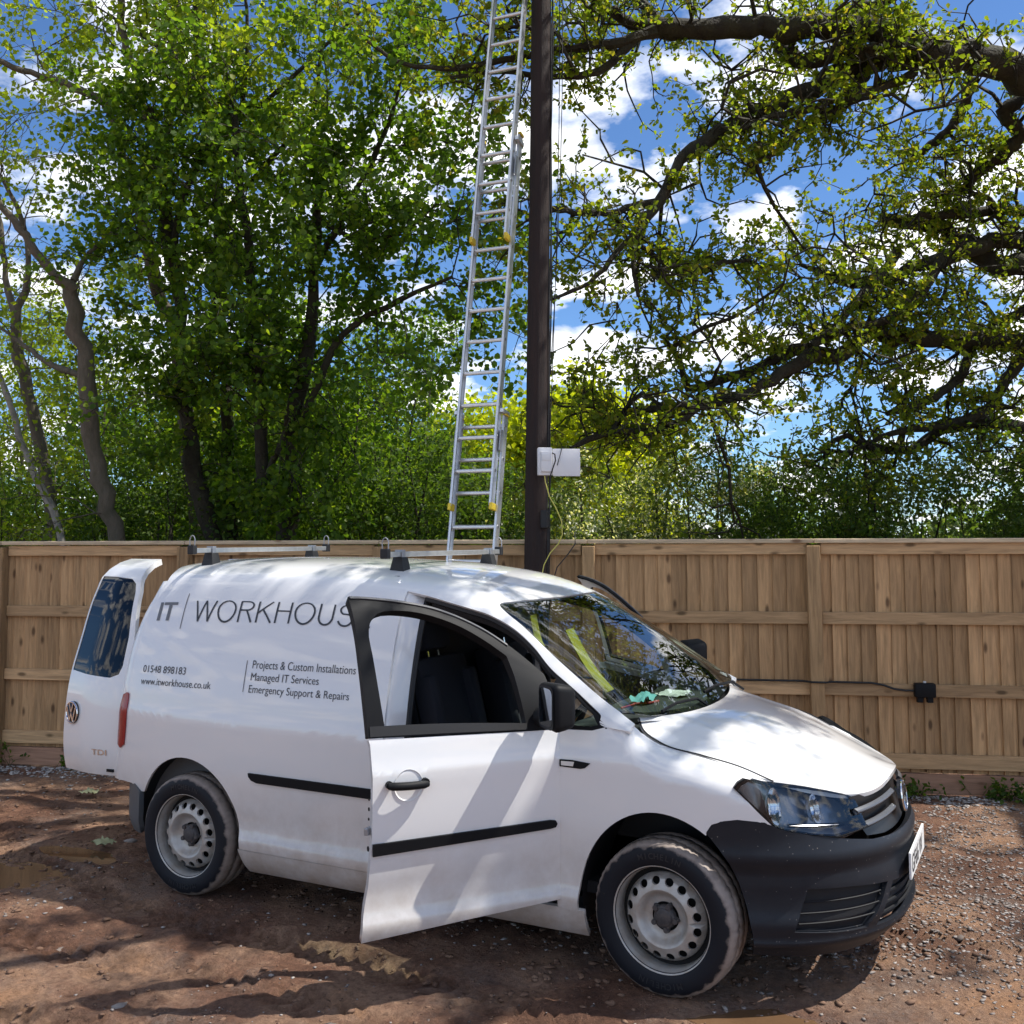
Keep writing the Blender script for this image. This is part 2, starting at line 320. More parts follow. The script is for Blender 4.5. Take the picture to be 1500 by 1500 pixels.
# ------------------------------------------------------------------ wood
def wood(name, base, dark, axis, knots=True):
    """sawn softwood: grain along axis, knots, each piece offset by its own random number"""
    m = bpy.data.materials.new(name); m.use_nodes = True; n, l = m.node_tree.nodes, m.node_tree.links; b = n['Principled BSDF']
    b.inputs['Roughness'].default_value = .78; b.inputs['Specular IOR Level'].default_value = .2
    t = n.new('ShaderNodeTexCoord'); oi = n.new('ShaderNodeObjectInfo')
    cm = n.new('ShaderNodeCombineXYZ'); mm = n.new('ShaderNodeMath'); mm.operation = 'MULTIPLY'; mm.inputs[1].default_value = 37
    l.new(oi.outputs['Random'], mm.inputs[0])
    for i in range(3): l.new(mm.outputs[0], cm.inputs[i])
    ad = n.new('ShaderNodeVectorMath'); l.new(t.outputs['Object'], ad.inputs[0]); l.new(cm.outputs[0], ad.inputs[1])
    sc = [14, 14, 14]; sc[axis] = 1.1; mp = n.new('ShaderNodeMapping'); mp.inputs['Scale'].default_value = sc; l.new(ad.outputs[0], mp.inputs['Vector'])
    q = n.new('ShaderNodeTexNoise'); q.inputs['Scale'].default_value = 2.4; q.inputs['Detail'].default_value = 7; q.inputs['Roughness'].default_value = .65; q.inputs['Distortion'].default_value = .6; l.new(mp.outputs[0], q.inputs['Vector'])
    r = n.new('ShaderNodeValToRGB'); e = r.color_ramp.elements; e[0].position = .30; e[0].color = (*[v*.62 for v in base], 1); e[1].position = .68; e[1].color = (*[min(1, v*1.22) for v in base], 1); l.new(q.outputs['Fac'], r.inputs[0])
    k = [9, 9, 9]; k[axis] = 3.6; mk = n.new('ShaderNodeMapping'); mk.inputs['Scale'].default_value = k; l.new(ad.outputs[0], mk.inputs['Vector'])
    v = n.new('ShaderNodeTexVoronoi'); v.inputs['Scale'].default_value = 1.05; l.new(mk.outputs[0], v.inputs['Vector'])
    kr = n.new('ShaderNodeValToRGB'); e = kr.color_ramp.elements; e[0].position = .09; e[0].color = (1, 1, 1, 1); e[1].position = .20; e[1].color = (0, 0, 0, 1); l.new(v.outputs['Distance'], kr.inputs[0])
    x = n.new('ShaderNodeMixRGB'); x.inputs[2].default_value = (*dark, 1); km = n.new('ShaderNodeMath'); km.operation = 'MULTIPLY'; km.inputs[1].default_value = .85 if knots else 0
    l.new(kr.outputs[0], km.inputs[0]); l.new(km.outputs[0], x.inputs[0]); l.new(r.outputs[0], x.inputs[1])
    hs = n.new('ShaderNodeHueSaturation'); mr = n.new('ShaderNodeMapRange'); mr.inputs['To Min'].default_value = .74; mr.inputs['To Max'].default_value = 1.15; l.new(oi.outputs['Random'], mr.inputs['Value']); l.new(mr.outputs[0], hs.inputs['Value'])
    l.new(x.outputs[0], hs.inputs['Color']); l.new(hs.outputs[0], b.inputs['Base Color'])
    bp = n.new('ShaderNodeBump'); bp.inputs['Strength'].default_value = .35; bp.inputs['Distance'].default_value = .006; l.new(q.outputs['Fac'], bp.inputs['Height']); l.new(bp.outputs[0], b.inputs['Normal'])
    return m
WB = wood('fence_board_wood', (.48, .30, .15), (.10, .055, .028), 2)
WR = wood('fence_rail_wood', (.50, .325, .170), (.11, .07, .035), 0)
WP = wood('fence_post_wood', (.43, .275, .138), (.10, .06, .03), 2, False)
WC = wood('fence_cap_wood', (.56, .44, .29), (.16, .09, .05), 0)
WG = wood('gravel_board_wood', (.42, .24, .155), (.12, .06, .035), 0)

# ------------------------------------------------------------------ fence: frame x along the fence, y towards the yard
fence = empty('fence', (F0[0], F0[1], 0)); fence.rotation_euler = (0, 0, fa)
tag(fence, 'tall close-boarded timber fence with posts, rails and capping behind the van', 'fence')
rf = random.Random(4)
def part(name, me, parent, loc, rot=(0, 0, 0)):
    o = bpy.data.objects.new(name, me); COL.objects.link(o); o.parent = parent; o.location = loc; o.rotation_euler = rot; return o
# feather-edged board: thick edge left, thin edge right; local origin mid-bottom
def boardmesh(w, h, k):
    t0, t1 = .022, .005; b = .002
    v = [(-w/2, -t0, 0), (w/2, -t1, 0), (w/2, 0, 0), (-w/2, 0, 0)]; v += [(x, y, h) for x, y, _ in v]
    me = mesh('board', v, [(0, 1, 5, 4), (1, 2, 6, 5), (2, 3, 7, 6), (3, 0, 4, 7), (3, 2, 1, 0), (4, 5, 6, 7)]); me.materials.append(WB); return me
BV = [boardmesh(.123, 1.70, i) for i in range(4)]
s = -10.3
while s < 2.15:
    w = rf.uniform(.106, .114)
    o = part('board', rf.choice(BV), fence, (s, .034+rf.uniform(-.002, .002), .150), (rf.uniform(-.004, .004), rf.uniform(-.004, .004), R(2)+rf.uniform(-.03, .03)))
    s += w
POSTS = [.36, -1.352, -3.085, -4.78, -6.465, -8.15, -9.86, 2.07]
bm = bmesh.new(); bmesh.ops.create_cube(bm, size=1, matrix=Matrix.Translation((0, 0, .91)) @ Matrix.Diagonal((.1, .1, 1.86, 1))); bmesh.ops.bevel(bm, geom=bm.edges[:], offset=.004, segments=1, affect='EDGES')
PM = bpy.data.meshes.new('post'); bm.to_mesh(PM); bm.free(); PM.materials.append(WP)
for q in POSTS: part('post', PM, fence, (q, -.035, 0), (rf.uniform(-.006, .006), rf.uniform(-.006, .006), 0))
ps = sorted(POSTS)
def rail(name, L_, h, d, m_, bev=.003):
    b = MB().box((0, 0, 0), (L_, d, h), bev=bev); me = mesh(name, b.v, b.f); me.materials.append(m_); return me
for a, b in zip(ps[:-1], ps[1:]):
    c = (a+b)/2; L_ = b-a-.103
    for z, h in ((1.812, .085), (1.292, .090), (.754, .090), (.236, .105)):
        part('rail', rail('rail', L_, h, .038, WR), fence, (c, -.004, z+rf.uniform(-.004, .004)), (0, rf.uniform(-.003, .003), 0))
    part('gravel_board', rail('gravel_board', L_, .145, .024, WG), fence, (c, .0, .074))
    part('cap', rail('cap', b-a-.003, .034, .085, WC, .008), fence, (c, -.01, 1.876+.0))

# black outdoor junction box on the rail and its cable
def fw(s_, y, z): q = F0+FE*s_+FN*y; return (q[0], q[1], z)
jb = empty('junction_box', fw(-.587, .03, .757)); jb.rotation_euler = (0, 0, fa); tag(jb, 'small black weatherproof junction box fixed to the low fence rail', 'junction box')
MB().box((0, -.035, .012), (.150, .07, .105), bev=.014).build('housing', BLACKP, jb, True)
MB().box((0, -.037, .072), (.02, .02, .012), bev=.002).build('catch', mat('grey_label', (.6, .6, .6), .5), jb)
for sx in (-.035, .035): MB().box((sx, -.03, -.058), (.042, .05, .04), bev=.004).build('mounting_foot', BLACKP, jb)
o = MB().tube([fw(-3.6, .055, .825), fw(-3.0, .10, .822), fw(-2.2, .035, .820), fw(-1.46, .035, .818), fw(-1.40, .093, .817), fw(-1.30, .093, .816), fw(-1.24, .035, .815), fw(-.96, .036, .812), fw(-.88, .04, .800), fw(-.80, .05, .772), fw(-.72, .06, .763), fw(-.655, .065, .764)], .008, 8).build('cable', RUBBER, None, True)
tag(o, 'black cable clipped along the fence rail into the junction box', 'cable')

# ------------------------------------------------------------------ telegraph pole, wires, boxes
POLE = mat('creosoted_pole', (.026, .012, .009), .8, var=.8, scale=5, col2=(.011, .007, .0065), bump=.5, bscale=30, stretch=(9, 9, .6))
pb, pt = Vector((-2.085, 2.151, -.3)), Vector((-1.975, 2.225, 8.2))
pole = empty('telegraph_pole', (pb.x, pb.y, 0)); tag(pole, 'dark brown creosoted wooden telegraph pole standing in front of the fence', 'pole')
b = MB(); rr = random.Random(2); b.tube([pb.lerp(pt, t/12)-pb+Vector((rr.uniform(-.003, .003), rr.uniform(-.003, .003), -.3)) for t in range(13)], [.096-.020*t/12 for t in range(13)], 20)
b.build('shaft', POLE, pole, True)
PX, PY = Vector((.8878, .4602, 0)), Vector((-.4588, .8851, 0))   # along the yard, towards the fence
def pp(z, ang, off):   # point on the pole surface: height, angle round it, extra offset
    t = (z+.3)/8.5; c = pb.lerp(pt, t); rad = .096-.02*t+off
    return Vector((c.x+rad*(PX.x*math.cos(ang)-PY.x*math.sin(ang)), c.y+rad*(PX.y*math.cos(ang)-PY.y*math.sin(ang)), z))
for k, (a, o_) in enumerate(((.15, .008), (-.15, .012), (.42, .006))):
    MB().tube([pp(z, a+.05*math.sin(z*1.7+k), o_+.006*math.sin(z*3.1+k*2)-.0) - Vector((pb.x, pb.y, 0)) for z in np.linspace(.2, 8, 40)], .006, 6).build('down_lead', RUBBER, pole, True)
for k, (dx_, z0) in enumerate(((.05, 2.75), (.075, 3.2))):
    a0 = pp(7.8, 0, .03+dx_*.3); a1 = pp(z0, .1, .015)
    MB().tube([a0.lerp(a1, t/8)+PX*(dx_*math.sin(math.pi*t/8)*.8)-Vector((pb.x, pb.y, 0)) for t in range(9)], .0035, 5).build('overhead_lead', RUBBER, pole, True)
MB().box(pp(2.05, .9, .02)-Vector((pb.x, pb.y, 0)), (.06, .06, .14), bev=.01).build('cable_joint', RUBBER, pole)

WBOX = mat('white_box_plastic', (.72, .72, .74), .35)
bx = empty('router_box', (-1.80, 2.025, 2.40)); bx.rotation_euler = (0, 0, .5385); tag(bx, 'open white plastic enclosure screwed to the telegraph pole', 'enclosure')
# local x = along the yard, y = towards the fence
MB().box((-.096, .01, .088), (.115, .06, .215), bev=.012).build('case', WBOX, bx, True)
MB().box((.073, .028, .083), (.212, .012, .212), bev=.006).build('lid', WBOX, bx, True)
MB().box((-.090, -.030, .085), (.080, .034, .155), bev=.008).build('modem', WBOX, bx, True)
MB().box((-.090, -.049, .118), (.070, .006, .055), bev=.002).build('modem_cover', WBOX, bx, True)
MB().tube([(-.045, -.05, .15), (-.025, -.055, .14), (-.02, -.05, .09), (-.04, -.03, .03), (-.055, -.02, -.02), (-.06, .0, -.15)], .005, 6).build('lead', RUBBER, bx, True)
MB().tube([(.04, .015, .2), (.0, .015, .06)], .003, 6).build('stay_cord', RUBBER, bx)
o = MB().tube([(-1.895, 1.985, 2.41), (-1.880, 1.98, 2.33), (-1.85, 1.985, 2.22), (-1.80, 2.0, 2.13), (-1.765, 2.02, 2.03), (-1.760, 2.02, 1.93), (-1.79, 2.01, 1.86), (-1.85, 1.99, 1.79), (-1.895, 1.975, 1.70), (-1.91, 1.96, 1.60), (-1.92, 1.9, 1.3), (-1.93, 1.8, .7), (-1.95, 1.65, .02), (-2.1, 1.3, .02)], .0045, 6).build('yellow_cable', mat('yellow_cable', (.60, .55, .12), .5), None, True)
tag(o, 'thin yellow network cable hanging from the white box behind the van', 'cable')
o = MB().tube([(-1.74, 2.2, 1.95), (-1.72, 2.17, 1.86), (-1.76, 2.12, 1.78), (-1.83, 2.07, 1.68), (-1.87, 2.03, 1.5), (-1.9, 2.0, .8), (-1.92, 1.95, .02)], .0045, 6).build('black_cable', RUBBER, None, True)
tag(o, 'thin dark cable looping over the fence top beside the pole', 'cable')

# ------------------------------------------------------------------ ladder
lad = empty('extension_ladder', (-2.12, .97, 0)); tag(lad, 'long three-section aluminium extension ladder leaning on the pole', 'ladder')
La, Lb = Vector((-2.143, 1.292, 1.703)), Vector((-2.208, 2.168, 6.29))
ld = (Lb-La).normalized(); er = Vector((.997, .0745, 0)); er = (er-ld*er.dot(ld)).normalized(); ln = er.cross(ld).normalized()   # ln points away from the pole, to the climber
if ln.y > 0: ln = -ln
foot = La-ld*(La.z/ld.z); M3 = Matrix((er, ld, ln)).transposed()
YF = mat('yellow_foot', (.62, .46, .03), .6)
def section(l0, l1, w, off, first=.14, feet=True, shift=0.0):
    base = foot-Vector((-2.12, .97, 0)); ln_ = l1-l0
    P = lambda a, l, q: base+er*(a+shift)+ld*l+ln*(off+q)
    sec = MB()
    for sx in (-1, 1):
        cx = sx*(w/2-.011)
        sec.box(P(cx, (l0+l1)/2, 0), (.0035, ln_, .064), M3)
        for q in (-.030, .030): sec.box(P(cx-sx*.008, (l0+l1)/2, q), (.016, ln_, .004), M3)
        sec.box(P(cx-sx*.003, (l0+l1)/2, 0), (.003, ln_, .020), M3)
    so = sec.build('section', ALU, lad)
    l = l0+first
    while l < l1-.05:
        MB().tube([P(-w/2+.008, l, .004), P(w/2-.008, l, .004)], .0155, 10).build('rung', ALU, so, True)
        for sx in (-1, 1): MB().tube([P(sx*(w/2-.014), l, .004), P(sx*(w/2-.006), l, .004)], .012, 8).build('rung_end', mat('rung_end', (.25, .25, .26), .4, .8), so, True)
        l += .25
    for sx in (-1, 1):
        if feet: MB().box(P(sx*(w/2-.012), l0-.005, 0), (.026, .05, .07), M3, .005).build('foot_cap', YF, so)
        MB().box(P(sx*(w/2-.012), l1+.004, 0), (.026, .022, .068), M3, .004).build('end_cap', YF, so)
    return so
kz = 1/ld.z
section(.02, 2.80*kz, .395, 0, .25)
s2 = section(2.12*kz, 5.03*kz, .350, .070, .26)
s3 = section(4.15*kz, 7.4*kz, .310, .138, .22)
base = foot-Vector((-2.12, .97, 0))
for so, l, w, off in ((s2, 2.6*kz, .355, .035), (s3, 4.75*kz, .315, .10)):
    for sx in (-1, 1):
        MB().box(base+er*(sx*(w/2+.004))+ld*l+ln*off, (.008, .16, .075), M3, .002).build('latch', mat('dull_steel', (.35, .36, .38), .45, .8), so)
        MB().box(base+er*(sx*(w/2+.006))+ld*(l+.22)+ln*(off-.01), (.03, .03, .12), M3, .003).build('bracket', ALU, so)
def herm(xs,ys,x):
    """smooth 1-D interpolation (Catmull-Rom tangents limited)"""
    xs=np.asarray(xs,float);ys=np.asarray(ys,float);x=np.clip(np.asarray(x,float),xs[0],xs[-1])
    d=np.diff(ys,axis=0)/(np.diff(xs) if ys.ndim==1 else np.diff(xs)[:,None])
    m=np.empty_like(ys);m[0]=d[0];m[-1]=d[-1]
    h=np.diff(xs);w=(h[1:]/(h[1:]+h[:-1])); w=w if ys.ndim==1 else w[:,None]
    m[1:-1]=d[:-1]*w+d[1:]*(1-w)
    i=np.clip(np.searchsorted(xs,x,side='right')-1,0,len(xs)-2)
    h=xs[i+1]-xs[i];t=(x-xs[i])/h
    if ys.ndim>1: h=h[...,None];t=t[...,None]
    return ys[i]*(2*t**3-3*t**2+1)+h*m[i]*(t**3-2*t**2+t)+ys[i+1]*(3*t**2-2*t**3)+h*m[i+1]*(t**3-t**2)
WZ=[.15,.20,.24,.29,.345,.39,.45,.55,.70,.85,.928,.938,.955,1.0,1.06,1.2]
WY=[.80,.842,.864,.880,.886,.873,.868,.877,.889,.894,.8950,.8945,.8905,.8820,.873,.845]
XZ=[.15,.20,.26,.32,.45,.55,.62,.70,.80,.86,.98]
XX=[.78,.83,.875,.90,.903,.898,.886,.852,.842,.832,.80]
HX=[-3.4,-3.3,-3.2,-3.05,-2.85,-2.4,-1.8,-1.4,-1.15,-1.0,-.86,-.7,-.5,-.3,-.1,.08]
HZ=[1.66,1.725,1.758,1.778,1.789,1.795,1.782,1.752,1.708,1.660,1.60,1.52,1.402,1.268,1.125,1.0]
TA=[(.873,0),(.846,.19),(.812,.393),(.768,.597),(.727,.733),(.676,.841),(.608,.909),(.505,.957),(.36,.984),(.18,.997),(0,1)]
TB=[(.873,0),(.845,.2),(.808,.4),(.770,.58),(.740,.70),(.712,.80),(.675,.88),(.61,.948),(.44,.982),(.22,.996),(0,1)]
TC=[(.873,0),(.866,.15),(.852,.3),(.835,.42),(.81,.55),(.78,.67),(.74,.8),(.66,.925),(.46,.975),(.23,.994),(0,1)]
TX=np.array([-3.5,-1.7,-1.55,-.88,-.17,-.05]);TT=np.array([TA,TA,TA,TB,TC,TC],float)
def plan(x,z):
    x=np.asarray(x,float)
    r=1-.075*(np.clip(-2.3-x,0,None)/.9)**2.2
    xf=herm(XZ,XX,z)
    q=np.clip(x/xf,0,.9999)
    return r*(1-q**2.3)**(1/2.3)
def low(x,z):            # lower body side, half width positive
    return herm(WZ,WY,z)*plan(x,z)
def up(x,s):             # upper body: returns (Y,z)
    x=np.asarray(x,float);s=np.asarray(s,float)
    x,s=np.broadcast_arrays(x,s)
    sh=x.shape;x=x.ravel();s=s.ravel()
    tab=herm(TX,TT.reshape(len(TX),-1),x).reshape(len(x),11,2)
    i=np.clip(np.floor(s).astype(int),0,9);t=s-i
    k=np.arange(len(x))
    def g(j):
        jj=np.where(j<0,0,np.where(j>10,20-j,j)); v=tab[k,jj].copy()
        v[j>10,0]*=-1
        lo=j<0
        if lo.any(): v[lo]=2*tab[lo,0]-tab[lo,1]
        return v
    p0,p1,p2,p3=g(i-1),g(i),g(i+1),g(i+2);t=t[:,None]
    v=.5*((2*p1)+(-p0+p2)*t+(2*p0-5*p1+4*p2-p3)*t**2+(-p0+3*p1-3*p2+p3)*t**3)
    H=herm(HX,HZ,x)
    z=1.06+v[:,1]*(H-1.06)
    Y=v[:,0]*(1-.075*(np.clip(-2.3-x,0,None)/.9)**2.2)
    return Y.reshape(sh),z.reshape(sh)
def nose(ph,z):          # ph radians 0..pi/2, returns x,Y
    xf=herm(XZ,XX,z);w=herm(WZ,WY,z)
    return xf*np.sin(ph)**(2/2.3), w*np.clip(np.cos(ph),0,1)**(2/2.3)
# side surface in (x, t): t is height below the belt line, then a measure up and over the roof
TS = .15
def PS(x, t):
    x, t = np.broadcast_arrays(np.asarray(x, float), np.asarray(t, float))
    yl = low(x, np.minimum(t, 1.06)); s = np.clip((t-1.06)/TS, 0, 20); flip = s > 10; s2 = np.where(flip, 20-s, s)
    yu, zu = up(x, s2); isu = t > 1.06
    y = np.where(isu, np.where(flip, -yu, yu), yl); z = np.where(isu, zu, t)
    return np.stack([x, -y, z], -1)
def T(pts): return [(x, 1.06+TS*s) for x, s in pts]
def PN(ph, z):
    ph, z = np.broadcast_arrays(np.asarray(ph, float), np.asarray(z, float)); p2 = np.where(ph > math.pi/2, math.pi-ph, ph); x, y = nose(p2, z)
    return np.stack([x, np.where(ph > math.pi/2, y, -y), z], -1)
def PR(ph, z):     # rear bumper wrap
    ph, z = np.broadcast_arrays(np.asarray(ph, float), np.asarray(z, float)); p2 = np.where(ph > math.pi/2, math.pi-ph, ph)
    w = .848-.02*np.clip((.36-z)/.1, 0, 1)**2; d = .47-.05*np.clip((.36-z)/.1, 0, 1)**2
    x = -2.95-d*np.sin(p2)**.78; y = w*np.clip(np.cos(p2), 0, 1)**.78
    return np.stack([x, np.where(ph > math.pi/2, y, -y), z], -1)
SX = [-.30, -.236, -.20, -.15, -.11, -.03, .16, .305, .44, .6]
SZ = [1.10, 1.095, 1.11, 1.115, 1.066, 1.016, .976, .940, .888, .84]
SY = [.872, .862, .82, .74, .742, .755, .745, .72, .69, .62]
def PW(x, z):      # front wing: side surface that rolls over into the bonnet shut line
    x, z = np.broadcast_arrays(np.asarray(x, float), np.asarray(z, float)); y = low(x, z); zs = herm(SX, SZ, x); ys = herm(SX, SY, x)
    t = np.clip((z-(zs-.11))/.11, 0, 1); r = 1-np.sqrt(np.clip(1-t*t, 0, 1)); on = np.clip((x+.36)/.12, 0, 1)
    return np.stack([x, -(y+(ys-y)*r*on), z], -1)
def fdn(F, a, b, h=1e-3):
    da = F(a+h, b)-F(a-h, b); db = F(a, b+h)-F(a, b-h); n = np.cross(da, db); return n/np.maximum(np.linalg.norm(n, axis=-1, keepdims=True), 1e-12)
CEN = lambda P: np.stack([np.clip(P[:, 0], -3.0, .2), P[:, 1]*0, np.full(len(P), .75)], -1)
def panel(name, outline, F, mats, parent, holes=(), cell=(.05, .05), flange=.014, off=0, mirror=False, xf=None, smoothn=True):
    """skin cut to an outline in the surface's own 2-D domain, with a folded edge"""
    bm = bmesh.new(); es = []
    for loop in [outline, *holes]:
        vs = [bm.verts.new((a, b, 0)) for a, b in loop]
        for i in range(len(vs)): es.append(bm.edges.new((vs[i], vs[(i+1) % len(vs)])))
    bmesh.ops.triangle_fill(bm, use_beauty=True, use_dissolve=False, edges=es, normal=(0, 0, 1))
    A = [q.co.x for q in bm.verts]; B = [q.co.y for q in bm.verts]
    for ax, (lo, hi), st in ((0, (min(A), max(A)), cell[0]), (1, (min(B), max(B)), cell[1])):
        k = math.floor(lo/st)+1
        while k*st < hi:
            no = (1, 0, 0) if ax == 0 else (0, 1, 0); co = (k*st+1e-5, 0, 0) if ax == 0 else (0, k*st+1e-5, 0)
            bmesh.ops.bisect_plane(bm, geom=bm.verts[:]+bm.edges[:]+bm.faces[:], plane_co=co, plane_no=no, dist=1e-6); k += 1
    bm.verts.index_update(); ab = np.array([q.co[:2] for q in bm.verts])
    P = F(ab[:, 0], ab[:, 1]); n = fdn(F, ab[:, 0], ab[:, 1])
    sg = np.sign(np.median(((P-CEN(P))*n).sum(1))); n = n*sg
    bad = ~np.isfinite(n).all(1); n[bad] = (0, 0, 1)
    P = P+n*off
    faces = [[q.index for q in f.verts] for f in bm.faces]; bnd = [(e.verts[0].index, e.verts[1].index) for e in bm.edges if len(e.link_faces) == 1]; bm.free()
    # orient faces along n
    fo = []
    for f in faces:
        a, b, c = P[f[0]], P[f[1]], P[f[2]]; nn = np.cross(b-a, c-a); fo.append(f if nn@n[f[0]] >= 0 else f[::-1])
    V = P.tolist(); NV = n.tolist(); key = {}
    if flange:
        de = set()
        for f in fo:
            for i in range(len(f)): de.add((f[i], f[(i+1) % len(f)]))
        for i, j in bnd:
            if (i, j) not in de: i, j = j, i
            for q in (i, j):
                if q not in key:
                    key[q] = (len(V), len(V)+1); V.append(P[q].tolist()); V.append((P[q]-n[q]*flange).tolist()); NV += [[0, 0, 0]]*2
            fo.append([key[j][0], key[i][0], key[i][1], key[j][1]])
    V = np.array(V); NV = np.array(NV)
    if xf: V0 = xf(V); NV = np.where(np.abs(NV).sum(1, keepdims=True) > 0, xf(V+NV)-V0, 0); V = V0
    if mirror: V = V*np.array([1, -1, 1]); NV = NV*np.array([1, -1, 1]); fo = [f[::-1] for f in fo]
    me = mesh(name, V, fo, True)
    if smoothn: me.normals_split_custom_set_from_vertices([tuple(q) for q in NV])
    return link(name, me, mats, parent)
def patch(name, F, nu, nv, mats, parent, flange=0, xf=None):
    u, v = np.meshgrid(np.linspace(0, 1, nu), np.linspace(0, 1, nv), indexing='ij'); P = F(u.ravel(), v.ravel()); n = fdn(F, np.clip(u.ravel(), .002, .998), np.clip(v.ravel(), .002, .998))
    idx = np.arange(nu*nv).reshape(nu, nv); f = np.stack([idx[:-1, :-1], idx[1:, :-1], idx[1:, 1:], idx[:-1, 1:]], -1).reshape(-1, 4)
    sg = np.sign(np.median(((P-CEN(P))*n).sum(1))); n = n*sg; f = f if sg > 0 else f[:, ::-1]
    V = P.tolist(); NV = n.tolist(); fo = f.tolist()
    if flange:
        ring = list(idx[:, 0])+list(idx[-1, 1:])+list(idx[::-1, -1][1:])+list(idx[0, ::-1][1:-1]); k = len(V)
        for q in ring: V += [P[q].tolist(), (P[q]-n[q]*flange).tolist()]; NV += [[0, 0, 0]]*2
        m_ = len(ring)
        for i in range(m_): a, b = k+2*i, k+2*((i+1) % m_); fo.append([a, b, b+1, a+1])
    me = mesh(name, V, fo, True); me.normals_split_custom_set_from_vertices([tuple(q) for q in NV]); return link(name, me, mats, parent)
def arc(cx, cz, rx, rz, a0, a1, n): return [(cx+rx*math.cos(R(a0+(a1-a0)*i/n)), cz+rz*math.sin(R(a0+(a1-a0)*i/n))) for i in range(n+1)]
def dense(pts, st=.03):
    o = []
    for (a, b), (c, d) in zip(pts, pts[1:]+pts[:1]):
        n = max(1, int(math.hypot(c-a, d-b)/st))
        o += [(a+(c-a)*i/n, b+(d-b)*i/n) for i in range(n)]
    return o
def smooth_open(pts, n=6):
    P = np.array(pts, float); d = np.concatenate([[0], np.cumsum(np.hypot(*np.diff(P, axis=0).T))]); t = np.linspace(0, d[-1], n*(len(P)-1)+1); return [tuple(q) for q in herm(d, P, t)]
def rrect(a0, a1, b0, b1, r, n=4):
    o = []
    for cx, cy, s in ((a1-r, b1-r, 0), (a0+r, b1-r, 90), (a0+r, b0+r, 180), (a1-r, b0+r, 270)):
        o += [(cx+r*math.cos(R(s+90*i/n)), cy+r*math.sin(R(s+90*i/n))) for i in range(n+1)]
    return o
MIR = lambda V: V*np.array([1, -1, 1])

van = empty('van'); tag(van, 'small white panel van with open doors, steel wheels and grey bumpers parked on the dirt', 'van')

# ---- rear quarter panels
REAR = [(-3.246, .539), (-3.205, .704), (-3.185, .861), (-3.180, 1.02)]+T([(-3.182, .549), (-3.180, 1.2), (-3.168, 1.9), (-3.146, 2.54), (-3.122, 3.11), (-3.097, 3.735), (-3.086, 4.4), (-3.085, 5)])
XB = -1.385
q_out = [(XB, .30), (XB, .6), (XB, 1.06)]+T([(XB, 5)])+[*reversed(smooth_open(REAR, 4))]+[(-3.14, .535), (-3.055, .50)]+arc(-2.68, .30, .395, .428, 152, 0, 26)
q_out = dense(q_out, .06)
qp = {}
for mi in (False, True):
    o = panel('rear_quarter_panel', q_out, PS, WHITE, van, cell=(.06, .06), mirror=mi)
    if mi: o['label'] = 'plain far side rear panel'
    else: o['label'] = 'white side panel with dark company lettering'
    qp[mi] = o
# ---- roof with pillars
AP = [(-.236, .973), (-.282, 2.743), (-.407, 3.848), (-.548, 4.413), (-.65, 5.2), (-.759, 5.6), (-.892, 5.55), (-1.021, 5.18), (-1.121, 5.0), (-1.25, 4.97), (XB, 5.0)]
WSE = [(-.20, 4.45), (-.231, 4.575), (-.392, 5.21), (-.542, 5.654), (-.704, 6.198), (-.891, 6.926)]
WST = [(-.872, 7.6), (-.855, 8.3), (-.842, 9.3), (-.838, 10)]
RTOP = [(-3.085, 5), (-3.105, 6.1), (-3.15, 7.2), (-3.20, 8.1), (-3.23, 9), (-3.24, 10)]
right = T([(-.13, 1.1)]+AP)
half = [*smooth_open(right, 5), *T([(XB+(-3.085-XB)*k/26, 5.0) for k in range(1, 26)]), *smooth_open(T(RTOP), 4)]
ws = smooth_open(T(WSE+WST), 5)
mirT = lambda L_: [(x, 2*(1.06+TS*10)-t) for x, t in L_]
base_r = T([(-.12, 3.6)])
outl = half+mirT(half[:-1][::-1])+mirT(base_r)+mirT(ws)+ws[::-1][1:]+base_r
def clean(L_):
    o = []
    for q in L_:
        if not o or math.hypot(q[0]-o[-1][0], q[1]-o[-1][1]) > .004: o.append(q)
    if math.hypot(o[0][0]-o[-1][0], o[0][1]-o[-1][1]) < .004: o.pop()
    return o
roof = panel('roof', clean(outl), PS, WHITE, van, cell=(.06, .1), flange=.02)
# ---- windscreen
WSB = [(-.20, 4.45), (-.17, 5.2), (-.14, 5.987), (-.095, 7.1), (-.065, 8.056), (-.038, 9.2), (-.03, 10)]
wsb = smooth_open(T(WSB), 4)
wout = clean(ws+mirT(ws[::-1])+mirT(wsb)+wsb[::-1])
panel('windscreen', wout, PS, WSGL, van, cell=(.07, .15), flange=.004, off=-.006)
sm = lambda L_, k: [(x, t) for x, t in L_]
# black frit border under the glass edge
win = []
c0 = (np.array(wout).mean(0))
for x, t in wout: win.append((c0[0]+(x-c0[0])*.95, c0[1]+(t-c0[1])*.965))
panel('windscreen_border', wout, PS, BLACKP, van, holes=[win], cell=(.09, .15), flange=0, off=-.011)
